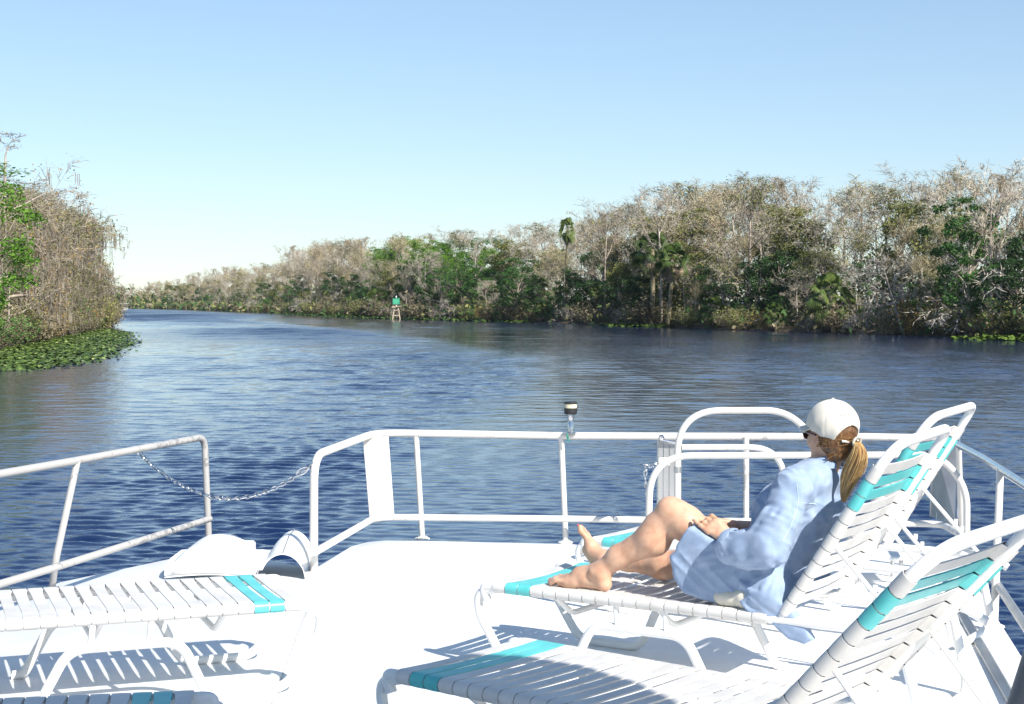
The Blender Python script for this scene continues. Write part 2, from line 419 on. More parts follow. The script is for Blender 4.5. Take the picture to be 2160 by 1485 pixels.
def make_wood_tree(seed, H=18, trunk_frac=.45, n_limb=6, spread=.75, n2=7, n3=7, n4=5, tw_w=.022, flat=0.0, lean=0.0, r0=.24, wander=.16, up=.05, skirt=0.0):
    s = Tree(seed); rr = s.r; mb = MB(); tips = []
    base = Vector((0, 0, -.4)); d0 = Vector((lean, rr.uniform(-.05, .05), 1))
    tp, tr = s.limb(base, d0, H * trunk_frac + H * .28, r0, 9, .055, .04, .35)
    mb.tube(tp, tr, 7, m=0)
    tw = []
    for i in range(n_limb):
        t = .99 if i == 0 else rr.uniform(1 - (.55 + skirt), .97); p, ax, k = along(tp, t)
        ang = rr.uniform(.15, .4) if i == 0 else rr.uniform(.45, 1.15) * (1.15 - .35 * t) * (spread / .75)
        d = crook(ax, ang, i * 2.4 + rr.uniform(-.5, .5))
        L = H * rr.uniform(.24, .36) * (.55 if i == 0 else 1.0 if t > .6 else .85)
        if flat: d.z *= (1 - flat); d.normalize()
        lp, lr = s.limb(p, d, L, tr[k] * rr.uniform(.42, .62), 6, wander, up)
        mb.tube(lp, lr, 5, m=0)
        for j in range(n2):
            t2 = rr.uniform(.18, 1.0); p2, ax2, k2 = along(lp, t2)
            d2 = crook(ax2, rr.uniform(.4, 1.1), rr.uniform(0, 6.28)); d2.z += up * 2
            L2 = L * rr.uniform(.3, .55)
            sp, sr = s.limb(p2, d2, L2, lr[k2] * rr.uniform(.4, .6), 4, wander * 1.2, up)
            mb.tube(sp, sr, 4, m=0, caps=False)
            for q in range(n3):
                t3 = rr.uniform(.15, 1.0); p3, ax3, _ = along(sp, t3)
                d3 = crook(ax3, rr.uniform(.35, 1.1), rr.uniform(0, 6.28)); L3 = L2 * rr.uniform(.3, .6)
                e = p3 + d3 * L3 + Vector((0, 0, L3 * up * 2)); n = crook(d3, 1.57, rr.uniform(0, 6.28))
                tw.append((p3, e, tw_w * 1.5, n))
                for u in range(n4):
                    p4 = p3.lerp(e, rr.uniform(.2, 1)); d4 = crook(d3, rr.uniform(.3, 1.1), rr.uniform(0, 6.28)); L4 = L3 * rr.uniform(.3, .75)
                    e4 = p4 + d4 * L4; tw.append((p4, e4, tw_w, crook(d4, 1.57, rr.uniform(0, 6.28))))
                    tips.append(e4)
    return mb, tw, tips, s, tp
def leaf_quads(rng, centres, size, jitter, per=1, droop=.0):
    V = []; Fc = []
    for c in centres:
        for _ in range(per):
            p = c + Vector((rng.gauss(0, jitter), rng.gauss(0, jitter), rng.gauss(0, jitter)))
            a = Vector((rng.gauss(0, 1), rng.gauss(0, 1), rng.gauss(0, .6))).normalized(); b = crook(a, 1.57, rng.uniform(0, 6.28))
            s1 = size * rng.uniform(.5, 1.3); s2 = s1 * rng.uniform(.35, .7); k = len(V)
            V += [p - a * s1, p + b * s2, p + a * s1 * .9, p - b * s2]; Fc.append((k, k + 1, k + 2, k + 3))
    return V, Fc
protos = {}
def register(kind, name, parts):
    root = empty(name, (0, -500, 0))
    if name not in ('palm_tree', 'shrub', 'bare_shrub'):
        zz = sorted(v[2] for (pn, V, Fc, m_, i_) in parts if pn == 'crown' for v in V); h0 = zz[int(len(zz) * .86)]
        sq = lambda v: (v[0], v[1], h0 + (v[2] - h0) * .38) if v[2] > h0 else tuple(v)
        parts = [(pn, [sq(v) for v in V], Fc, m_, i_) for (pn, V, Fc, m_, i_) in parts]

    for (pn, V, Fc, mats, midx) in parts:
        mesh_obj(pn, V, Fc, mats, root, smooth=(pn == 'trunk'), midx=midx)
    zs = sorted(v[2] for (pn, V, Fc, m_, i_) in parts if pn in ('crown', 'foliage') for v in V); root['_h'] = zs[int(len(zs) * .985)]
    protos[kind] = root
def woody(kind, name, seed, twig='twig_grey', leaf=None, leaf_size=.16, leaf_frac=.3, leaf_per=1, moss=0, moss_len=(.8, 2.2), bark='bark', **kw):
    mb, tw, tips, s, tp = make_wood_tree(seed, **kw)
    V, Fc = twig_tris(tw); mats = [T[twig]]; midx = [0] * len(Fc)
    if leaf:
        cs = [t for t in tips if s.r.random() < leaf_frac]
        V2, F2 = leaf_quads(s.r, cs, leaf_size, .12, leaf_per); b = len(V); V = V + V2; Fc = Fc + [tuple(i + b for i in q) for q in F2]
        mats.append(T[leaf]); midx += [1] * len(F2)
    parts = [('trunk', mb.v, mb.f, [T[bark]], None), ('crown', V, Fc, mats, midx)]
    if moss:
        mv = []; mf = []
        ht = max(t.z for t in tips) * .72; lowt = [t for t in tips if t.z < ht]
        for i in range(moss):
            t = s.r.choice(lowt); L = s.r.uniform(*moss_len); w_ = s.r.uniform(.012, .045)
            for q in range(3):
                a = s.r.uniform(0, 3.14); dx = Vector((math.cos(a), math.sin(a), 0)) * w_ * s.r.uniform(.5, 1); o = t + Vector((s.r.uniform(-.2, .2), s.r.uniform(-.2, .2), 0))
                b = len(mv); mv += [o - dx, o + dx, o + dx * .6 + Vector((s.r.uniform(-.1, .1), 0, -L * .6)), o + Vector((s.r.uniform(-.15, .15), s.r.uniform(-.15, .15), -L * s.r.uniform(.8, 1.1))), o - dx * .6 + Vector((0, 0, -L * .6))]
                mf.append((b, b + 1, b + 2, b + 3, b + 4))
        V, Fc, mats, midx = parts[1][1:]; b = len(V); parts[1] = ('crown', V + mv, Fc + [tuple(i + b for i in q) for q in mf], mats + [T['moss']], midx + [len(mats)] * len(mf))
    register(kind, name, parts)
def leafy(kind, name, seed, leaf, H=12, W=4.5, nclump=44, nleaf=150, size=.17, low=.15, bark='bark', stems=1, clump_r=1.0):
    """broadleaf tree: forked trunk and leaf clumps spread through an uneven crown"""
    rr = random.Random(seed); mb = MB(); s = Tree(seed); cl = []
    for st in range(stems):
        tp, tr = s.limb(Vector((rr.uniform(-.4, .4) * (st > 0), rr.uniform(-.3, .3) * (st > 0), -.4)), Vector((rr.uniform(-.15, .15), rr.uniform(-.15, .15), 1)), H * .75, .17 if stems == 1 else .09, 7, .08, .03, .3)
        mb.tube(tp, tr, 6)
        for i in range(nclump // stems):
            t = low + (1 - low) * (i + rr.random()) / (nclump // stems)
            p, ax, k = along(tp, min(.98, max(.12, t * .9))); a = i * 2.399 + rr.uniform(-.4, .4)
            prof = math.sin(math.pi * min(1, max(.08, (t - low * .6) / (1.06 - low * .6)))) ** .6
            rad = W * prof * rr.uniform(.35, 1.0); c = Vector((tp[0].x + math.cos(a) * rad, tp[0].y + math.sin(a) * rad, H * t * rr.uniform(.9, 1.05)))
            lp, lr = s.limb(p, c - p, (c - p).length, tr[k] * .45, 4, .12, .02); mb.tube(lp, lr, 4, caps=False)
            cl.append((lp[-1], clump_r * rr.uniform(.6, 1.15)))
    V = []; Fc = []
    for c, r_ in cl:
        cs = []
        for _ in range(nleaf):
            d = Vector((rr.gauss(0, 1), rr.gauss(0, 1), rr.gauss(0, .75))).normalized() * r_ * (rr.random() ** .45); d.z *= .8; cs.append(c + d)
        v2, f2 = leaf_quads(rr, cs, size, .05); b = len(V); V += v2; Fc += [tuple(i + b for i in q) for q in f2]
    register(kind, name, [('trunk', mb.v, mb.f, [T[bark]], None), ('crown', V, Fc, [T[leaf]], None)])
def palm(kind, seed, H=9, nf=30, FL=1.7, skirt=10, lean=.1):
    rr = random.Random(seed); mb = MB(); s = Tree(seed)
    tp, tr = s.limb(Vector((0, 0, -.4)), Vector((lean, 0, 1)), H, .19, 8, .035, .02, .85); mb.tube(tp, tr, 8)
    top = tp[-1]; out = {0: ([], []), 1: ([], [])}
    for i in range(nf + skirt):
        dead = i >= nf; V, Fc = out[1 if dead else 0]
        az = i * 2.399; el = rr.uniform(-1.35, -.9) if dead else R(80) - (i / nf) * R(140) + rr.uniform(-.15, .15)
        d = Vector((math.cos(az) * math.cos(el), math.sin(az) * math.cos(el), math.sin(el)))
        L = FL * rr.uniform(.8, 1.1); hub = top + d * L * .55 + Vector((0, 0, -.06 * L)); side = d.cross(Vector((0, 0, 1))).normalized() if abs(d.z) < .98 else Vector((1, 0, 0)); roll = Matrix.Rotation(rr.uniform(-1.1, 1.1), 3, d); side = roll @ side; nrm = side.cross(d)
        b = len(V); V += [top + side * .02, top - side * .02, hub]; Fc.append((b, b + 1, b + 2))
        nb = 16
        for k in range(nb):
            a = (k / (nb - 1) - .5) * 2.5; bd = (d * math.cos(a) + side * math.sin(a)).normalized(); bl = L * .62 * (1 - .22 * abs(a)); w_ = .05 * FL / 1.7
            cross = bd.cross(nrm).normalized() * w_; b = len(V)
            mid = hub + bd * bl * .55 + nrm * .04; end = hub + bd * bl - Vector((0, 0, bl * (.38 if not dead else .1)))
            V += [hub - cross * .3, mid - cross, end, mid + cross, hub + cross * .3]; Fc.append((b, b + 1, b + 2, b + 3, b + 4))
    parts = [('trunk', mb.v, mb.f, [T['brush']], None), ('crown', out[0][0], out[0][1], [T['frond']], None)]
    if skirt: parts.append(('dead_fronds', out[1][0], out[1][1], [T['frond_dead']], None))
    register(kind, 'palm_tree', parts)
def shrub(kind, name, seed, leaf, H=3, W=2.2, n_st=26, nleaf=1500, size=.13, twigs='brush'):
    rr = random.Random(seed); s = Tree(seed); tw = []; tips = []; mb = MB()
    for i in range(n_st):
        a = rr.uniform(0, 6.28); b0 = Vector((math.cos(a), math.sin(a), 0)) * rr.uniform(0, W * .45); d = Vector((math.cos(a) * rr.uniform(.1, .9), math.sin(a) * rr.uniform(.1, .9), 1))
        lp, lr = s.limb(b0 + Vector((0, 0, -.2)), d, H * rr.uniform(.6, 1.1), .03, 5, .2, -.04); mb.tube(lp, lr, 4, caps=False)
        for j in range(26):
            p, ax, _ = along(lp, rr.uniform(.15, 1)); d2 = crook(ax, rr.uniform(.3, 1.3), rr.uniform(0, 6.28)); e = p + d2 * H * rr.uniform(.12, .34)
            tw.append((p, e, .02, crook(d2, 1.57, rr.uniform(0, 6.28)))); tips.append(e)
    V, Fc = twig_tris(tw); midx = [0] * len(Fc)
    cs = [rr.choice(tips) + Vector((rr.gauss(0, .12), rr.gauss(0, .12), rr.gauss(0, .12))) for _ in range(nleaf)]
    v2, f2 = leaf_quads(rr, cs, size, .04); b = len(V); V += v2; Fc += [tuple(i + b for i in q) for q in f2]; midx += [1] * len(f2)
    register(kind, name, [('stem', mb.v, mb.f, [T['brush']], None), ('foliage', V, Fc, [T[twigs], T[leaf]], midx)])

woody('bare_a', 'bare_tree', 11, n_limb=7, n2=8, n3=9, n4=6)
woody('bare_b', 'bare_tree', 12, H=18, n_limb=8, n2=7, n3=9, n4=6, spread=.95, wander=.22, trunk_frac=.36, skirt=.1)
woody('bare_c', 'bare_tree', 13, twig='twig_tan', n_limb=8, n2=8, n3=9, n4=6, spread=.6, trunk_frac=.5, leaf='leaf_olive', leaf_size=.10, leaf_frac=.22)
woody('bud_a', 'budding_tree', 14, twig='twig_tan', leaf='bud_red', leaf_size=.12, leaf_frac=.75, n_limb=8, n2=8, n3=9, n4=6, spread=.8, flat=.2)
woody('bud_b', 'budding_tree', 15, twig='twig_grey', leaf='leaf_olive', leaf_size=.15, leaf_frac=.8, n_limb=8, n2=8, n3=8, n4=6, spread=.9, skirt=.15)
woody('moss_a', 'cypress_tree', 16, twig='twig_moss', leaf='rust', leaf_size=.12, leaf_frac=.45, n_limb=10, n2=8, n3=8, n4=5, spread=.95, flat=.35, moss=260, moss_len=(.5, 1.4), skirt=.3, up=.0)
woody('moss_b', 'cypress_tree', 17, twig='twig_moss', leaf='leaf_olive', leaf_size=.15, leaf_frac=.9, n_limb=11, n2=8, n3=8, n4=5, spread=.9, flat=.3, moss=380, moss_len=(.6, 2.2), skirt=.42, up=-.01)
woody('snag', 'leaning_dead_tree', 18, twig='snag', bark='snag', n_limb=9, n2=8, n3=7, n4=4, spread=1.0, trunk_frac=.4, wander=.28, up=.02, H=12, r0=.2, tw_w=.03, skirt=.2)
leafy('green_a', 'green_tree', 21, 'leaf_green')
leafy('green_b', 'green_tree', 22, 'leaf_dark', H=11, W=4.8, nclump=50)
leafy('green_c', 'green_tree', 23, 'leaf_fresh', H=13, W=3.8, size=.15, nclump=50)
leafy('green_d', 'olive_tree_crown', 24, 'leaf_olive', H=10, W=4.2, size=.15)
palm('palm_tall', 31, H=11, nf=34, skirt=6, lean=-.04)
palm('palm_mid', 32, H=6, nf=34, FL=1.6, skirt=14, lean=.12)
palm('palm_low', 33, H=2.2, nf=30, FL=1.5, skirt=8, lean=.2)
woody('white_brush', 'bare_shrub', 46, twig='snag', bark='snag', H=6, n_limb=10, n2=7, n3=7, n4=4, trunk_frac=.12, spread=1.3, wander=.3, up=-.05, r0=.05, tw_w=.014, skirt=.4)
shrub('shrub_a', 'shrub', 41, 'leaf_green')
shrub('shrub_b', 'shrub', 42, 'brush', nleaf=900)
shrub('shrub_c', 'shrub', 43, 'rust', nleaf=900)
shrub('shrub_d', 'shrub', 44, 'leaf_olive', nleaf=1300)

used = set()
def put(kind, x, y, h, rz, label, cat, group=None, z=None, sxy=None, tilt=(0, 0)):
    src = protos[kind]
    if kind not in used: o = src; used.add(kind)
    else: o = copy_tree(src)
    sc = h / src['_h']; sxy = sxy or sc
    o.location = (x, y, (WZ + .3) if z is None else z); o.rotation_euler = (tilt[0], tilt[1], rz); o.scale = (sxy, sxy, sc)
    for k in ('group',):
        if k in o: del o[k]
    props(o, label, cat, group); return o
SKY_R = [(225, 604), (300, 600), (370, 588), (420, 580), (470, 565), (540, 561), (600, 557), (612, 528), (650, 514), (740, 504), (800, 498), (830, 490), (870, 482), (930, 487), (1000, 482), (1050, 478), (1110, 467), (1170, 460), (1230, 450), (1270, 430), (1320, 440), (1340, 420), (1390, 400), (1450, 400), (1520, 388), (1580, 381), (1640, 385), (1700, 388), (1800, 378), (1850, 385), (1900, 377), (1960, 365), (2030, 366), (2080, 348), (2160, 345), (2400, 320), (3400, 200)]
def sky_row(px, tab=SKY_R):
    if px <= tab[0][0]: return tab[0][1]
    for (a, b), (c, d) in zip(tab[:-1], tab[1:]):
        if px <= c: return b + (d - b) * (px - a) / (c - a)
    return tab[-1][1]
def px_of(x, y): return CX + x / y * F_PX
def walk(line, step0, off, side, jit, rng):
    """points every few metres along a bank, off metres inland; the step grows with distance"""
    P = seg_normal_offset(line, off * side); d = 0; nxt = rng.uniform(0, step0)
    for a, b in zip(P[:-1], P[1:]):
        a, b = Vector(a), Vector(b); L = (b - a).length
        while nxt < d + L:
            p = a.lerp(b, (nxt - d) / L); yield p.x + rng.uniform(-jit, jit), p.y + rng.uniform(-jit, jit)
            nxt += step0 * rng.uniform(.75, 1.25) * max(1, p.length / 330)
        d += L
STRETCH = [(2400, 1960, 'beside the biggest bare crown'), (1960, 1640, 'above the long leaning snag'), (1640, 1340, 'behind the shaded palms'), (1340, 1120, 'around the tall single palm'),
           (1120, 860, 'between tall palm and green board'), (860, 600, 'behind the green channel board'), (600, 380, 'behind the white notice post'), (380, -400, 'on the farthest shore')]
def stretch(px):
    for a, b, t in STRETCH:
        if b < px <= a: return t
    return STRETCH[0][2]
rng = random.Random(77)
KNAME = {'white_brush': ('whitish bare drooping shrub', 'bare shrub'), 'bare_a': ('bare pale grey tree', 'bare tree'), 'bare_b': ('bare wide crooked tree', 'bare tree'), 'bare_c': ('tan twiggy tree with thin olive buds', 'bare tree'), 'bud_a': ('rust budded tree', 'tree'), 'bud_b': ('olive budded tree', 'tree'),
         'green_a': ('green leafy tree', 'tree'), 'green_b': ('dark evergreen tree', 'tree'), 'green_c': ('fresh bright green tree', 'tree'), 'green_d': ('dull olive leafy tree', 'tree'), 'palm_tall': ('tall cabbage palm', 'palm'), 'palm_mid': ('cabbage palm', 'palm'), 'palm_low': ('low bushy palm', 'palm'),
         'shrub_a': ('green shrub', 'shrub'), 'shrub_b': ('brown twiggy shrub', 'shrub'), 'shrub_c': ('rust leaved shrub', 'shrub'), 'shrub_d': ('olive shrub', 'shrub'), 'snag': ('pale dead tree', 'dead tree'), 'moss_a': ('moss hung cypress', 'cypress'), 'moss_b': ('heavily moss hung cypress', 'cypress')}
def wild(kind, x, y, h, sxy=None, tilt=(0, 0), z=None):
    n, c = KNAME[kind]; px = px_of(x, y); st = stretch(px)
    lab = f'{n} {st}'; put(kind, x, y, h, rng.uniform(0, 6.28), lab, c, lab, z, sxy, tilt)
# canopy rows, tallest at the back
for off, step, fh, kinds in ((19, 7.0, (.93, 1.04), ['bare_a', 'bare_b', 'bare_c', 'bud_a', 'bud_b', 'bare_a', 'bare_c']),
                            (12, 6.5, (.78, .97), ['bare_a', 'bare_b', 'bare_c', 'bud_a', 'bud_b', 'green_d', 'bare_b']),
                            (6.5, 6.0, (.55, .82), ['bare_a', 'bare_b', 'green_b', 'bare_c', 'green_a', 'bare_c', 'bud_b', 'green_d'])):
    for x, y in walk(BANK, step, off, 1, 1.5, rng):
        px = px_of(x, y)
        if y < 100 or px > 2420 or px < 215: continue
        h = ((HZ - sky_row(px)) * y / F_PX + 4.1) * rng.uniform(*fh)
        k = rng.choice(kinds)
        if off > 15 and 380 < px < 860 and rng.random() < .5: k = 'bud_a'
        if off > 10 and 790 < px < 1060 and rng.random() < .5: k = 'green_c'
        if off > 10 and 1960 < px < 2150 and rng.random() < .3: k = 'green_a'
        if k.startswith('green'): h *= .86 if off > 10 else .75
        wild(k, x, y, max(5, h), sxy=(h / protos[k]['_h']) * rng.uniform(.85, 1.1))
# understorey and water's edge
for off, step, fh, kinds in ((3.2, 6.2, (.22, .5), ['green_b', 'green_a', 'green_b', 'white_brush', 'palm_mid', 'bare_b', 'bare_a', 'bare_c']),
                            (.9, 4.6, (.10, .22), ['shrub_b', 'shrub_a', 'shrub_b', 'shrub_d', 'white_brush', 'palm_low', 'white_brush', 'shrub_c', 'shrub_b'])):
    for x, y in walk(BANK, step, off, 1, .8, rng):
        px = px_of(x, y)
        if y < 100 or px > 2420 or px < 215: continue
        h = ((HZ - sky_row(px)) * y / F_PX + 4.1) * rng.uniform(*fh)
        k = rng.choice(kinds)
        if y > 400 and k in ('green_b', 'palm_mid', 'palm_low'): k = rng.choice(['green_a', 'green_d', 'bud_b'])
        if k.startswith('palm'): h = min(h, 8)
        wild(k, x, y, max(1.6, h), sxy=(h / protos[k]['_h']) * rng.uniform(1.0, 1.4) if not k.startswith('palm') else None)
# single trees one can point at
def spot(kind, px, row_base_y, inland, top_row, label, cat, **kw):
    """tree whose foot stands 'inland' metres behind the shore at that column of the view"""
    best = min(FINE_R, key=lambda p: abs(px_of(*p) - px) if p[1] > 0 else 1e9); y = best[1] + inland; x = (px - CX) / F_PX * y
    h = (HZ - top_row) * y / F_PX + 4.1 - .3
    return put(kind, x, y, h, kw.pop('rz', rng.uniform(0, 6.28)), label, cat, None, **kw)
spot('palm_tall', 1196, 0, 3.0, 462, 'tall palm standing alone above the grey wood on a thin pale trunk', 'palm', sxy=.98)
spot('palm_mid', 1408, 0, -.5, 515, 'yellow green palm with a grey skirt of dead fronds at the water edge', 'palm')
spot('palm_low', 1762, 0, -.8, 578, 'bright yellow green palm leaning over the water beside the long pale snag', 'palm')
spot('palm_low', 790, 0, -1.0, 606, 'small yellow palm on the bank just beside the green channel board', 'palm')
spot('palm_mid', 1375, 0, 1.5, 492, 'dark green palm clump above the yellow palm with the dead frond skirt', 'palm')
spot('bare_b', 2092, 0, 3, 340, 'big bare grey tree with a broad crown, tallest above the far shore', 'bare tree', sxy=1.15)
spot('bare_a', 1395, 0, 4, 396, 'bare pale tree with a flat branching crown rising over two shaded palms', 'bare tree')
spot('bare_a', 1278, 0, 4, 420, 'slender bare tree with a pale straight trunk above the wood next to the tall palm', 'bare tree')
spot('bud_b', 1580, 0, 5, 376, 'olive budded round crown forming the highest hump of the middle wood', 'tree')
spot('snag', 1905, 0, -1.2, 520, 'long pale dead tree leaning from the shore with dense bleached branches', 'dead tree', tilt=(.15, -.5), rz=.3)
spot('snag', 1290, 0, -1.0, 622, 'fallen grey bleached tree lying at the water edge below the tall palm', 'dead tree', tilt=(.3, -.9), sxy=.42, rz=2)
spot('snag', 1712, 0, -1.2, 645, 'low tangle of dead branches in the water between the two low palms', 'dead tree', tilt=(.2, -1.0), sxy=.4, rz=1)
spot('green_a', 2040, 0, 1.5, 420, 'bright green leafy tree just below the tallest bare crown', 'tree', sxy=1.25)
spot('green_a', 1090, 0, 1.0, 545, 'rounded green bay tree standing over a dark hollow beside the tall palm', 'tree', sxy=1.2)
# the near wood on the other shore: moss hung cypresses down to the lily pads
SKY_L = [(-400, 300), (0, 372), (45, 380), (100, 405), (130, 425), (175, 475), (215, 510), (245, 585), (290, 640)]
LN = 'in the mossy wood behind the lily pads'
rl = random.Random(9)
for off, step, fh, kinds in ((9, 9, (.9, 1.0), ['moss_a', 'bare_b', 'moss_b']), (4.5, 7, (.7, .95), ['moss_b', 'moss_a', 'bud_b', 'moss_b']), (1.2, 6, (.38, .62), ['moss_b', 'moss_a', 'moss_b', 'bud_b'])):
    for x, y in walk(LBANK[1:5], step, off, -1, 1.2, rl):
        px = px_of(x, y)
        if px < -330 or px > 225 or y < 105 or y > 330: continue
        h = ((HZ - sky_row(px + 25, SKY_L)) * y / F_PX + 4.1) * rl.uniform(*fh)
        k = rl.choice(kinds); n, c = KNAME[k]; lab = f'{n} {LN}'
        put(k, x, y, max(3.5, h), rl.uniform(0, 6.28), lab, c, lab, None, (h / protos[k]['_h']) * rl.uniform(.95, 1.2))
for x, y in walk(LBANK[1:4], 3.6, .2, -1, .8, rl):
    if px_of(x, y) < -250: continue
    k = rl.choice(['shrub_b', 'shrub_d', 'shrub_b', 'shrub_a', 'shrub_c']); n, c = KNAME[k]; lab = f'{n} at the foot {LN}'
    put(k, x, y, rl.uniform(2.2, 4.4), rl.uniform(0, 6.28), lab, c, lab, None, rl.uniform(.8, 1.3))
def lput(kind, px, Y, top, label, cat, **kw):
    x = (px - CX) / F_PX * Y; put(kind, x, Y, (HZ - top) * Y / F_PX + 4.1 - .3, kw.pop('rz', 1.0), label, cat, None, **kw)
lput('green_c', -52, 119, 352, 'fresh bright green leafy tree in front of the mossy cypresses', 'tree', sxy=1.3)
lput('moss_a', 10, 150, 286, 'tallest moss hung cypress with thin flat branches against the sky', 'cypress', sxy=1.05)
lput('moss_a', 205, 236, 520, 'outermost moss hung cypress reaching its thin branches over the river', 'cypress', sxy=1.0, rz=2.2)
lput('green_b', 190, 262, 600, 'dark green bush at the end of the mossy wood beside the orange channel board', 'shrub')
for k, o in protos.items():
    if k not in used:
        for ch in list(o.children): bpy.data.objects.remove(ch)
        bpy.data.objects.remove(o)
# ---- lily pads: a raft nobody could count
def pads(name, inside, bbox, n, label, size=(.14, .34), seed=4):
    rr = random.Random(seed); V = []; Fc = []; midx = []; c = 0
    while c < n:
        x = rr.uniform(bbox[0], bbox[1]); y = rr.uniform(bbox[2], bbox[3])
        if not inside(x, y, rr): continue
        c += 1; r_ = rr.uniform(*size); tx = rr.gauss(0, .2); ty = rr.gauss(0, .2); b = len(V); z0 = WZ + rr.uniform(.02, .08); a0 = rr.uniform(0, 6.28)
        for k in range(7):
            a = a0 + k * .98; dx = math.cos(a) * r_; dy = math.sin(a) * r_; V.append((x + dx, y + dy, z0 + dx * tx + dy * ty))
        Fc.append(tuple(range(b, b + 7))); midx.append(0 if rr.random() < .9 else 1)
    o = mesh_obj(name, V, Fc, [M['pad'], M['pad_pale']], smooth=False, midx=midx); props(o, label, 'lily pads', None, 'stuff')
M['pad'] = tree_mat('lily_pad_green', [(.25, (.015, .035, .006)), (.5, (.09, .145, .02)), (.75, (.22, .29, .05))], rough=.38, patch=2.5)
M['pad_pale'] = tree_mat('lily_pad_pale', [(.25, (.20, .26, .08)), (.75, (.38, .42, .16))], rough=.35, patch=2.5)
LP = [(-120, 785), (0, 783), (60, 780), (150, 770), (215, 755), (240, 735), (266, 727), (258, 712), (266, 702), (205, 692), (165, 690), (110, 705), (0, 745), (-120, 760)]
LPw = [((px - CX) / (py - HZ) * 4.1, F_PX * 4.1 / (py - HZ)) for px, py in LP]
def in_poly(x, y, P):
    c = False; n = len(P)
    for i in range(n):
        x1, y1 = P[i]; x2, y2 = P[(i + 1) % n]
        if (y1 > y) != (y2 > y) and x < (x2 - x1) * (y - y1) / (y2 - y1) + x1: c = not c
    return c
xs = [p[0] for p in LPw]; ys = [p[1] for p in LPw]
def inL(x, y, rr):
    jx = x + rr.gauss(0, .7); jy = y + rr.gauss(0, 1.6)
    return in_poly(jx, jy, LPw)
pads('lily_pads', inL, (min(xs) - 1, max(xs) + 1, min(ys) - 2, max(ys) + 2), 27000, 'raft of green lily pads in front of the mossy wood', (.07, .18))
def near_bank(lo, hi, x0, x1):
    P = seg_normal_offset(FINE_R, -1.0)
    seg = [p for p in P if x0 < px_of(*p) < x1 and p[1] > 60]
    def f(x, y, rr):
        a = seg[rr.randrange(len(seg))]; f.p = (a[0] + rr.gauss(0, 1.3), a[1] + rr.gauss(0, 1.3)); return True
    return f, seg
def bank_pads(name, x0, x1, n, label, seed, spread=1.2, off=-1.0):
    rr = random.Random(seed); P = seg_normal_offset(FINE_R, off); seg = [p for p in P if x0 < px_of(*p) < x1 and p[1] > 60]; V = []; Fc = []
    for i in range(n):
        a = seg[rr.randrange(len(seg))]; x = a[0] + rr.gauss(0, 2.4); y = a[1] + rr.gauss(0, spread); r_ = rr.uniform(.12, .34); b = len(V); z0 = WZ + rr.uniform(.04, .3); tx, ty = rr.gauss(0, .4), rr.gauss(0, .4)
        for k in range(6):
            q = k * 1.047; V.append((x + math.cos(q) * r_, y + math.sin(q) * r_, z0 + math.cos(q) * r_ * tx + math.sin(q) * r_ * ty))
        Fc.append(tuple(range(b, b + 6)))
    o = mesh_obj(name, V, Fc, [M['pad']], smooth=False); props(o, label, 'lily pads', None, 'stuff')
bank_pads('lily_pads', 2085, 2300, 1500, 'green strip of lily pads below the darkest wood', 5, .8, -2.0)
bank_pads('lily_pads', 600, 1120, 4200, 'thin green fringe of lily pads around the green channel board', 6, 1.5)
bank_pads('lily_pads', 1290, 1420, 900, 'short green fringe of lily pads under the shaded palms', 7, .8)
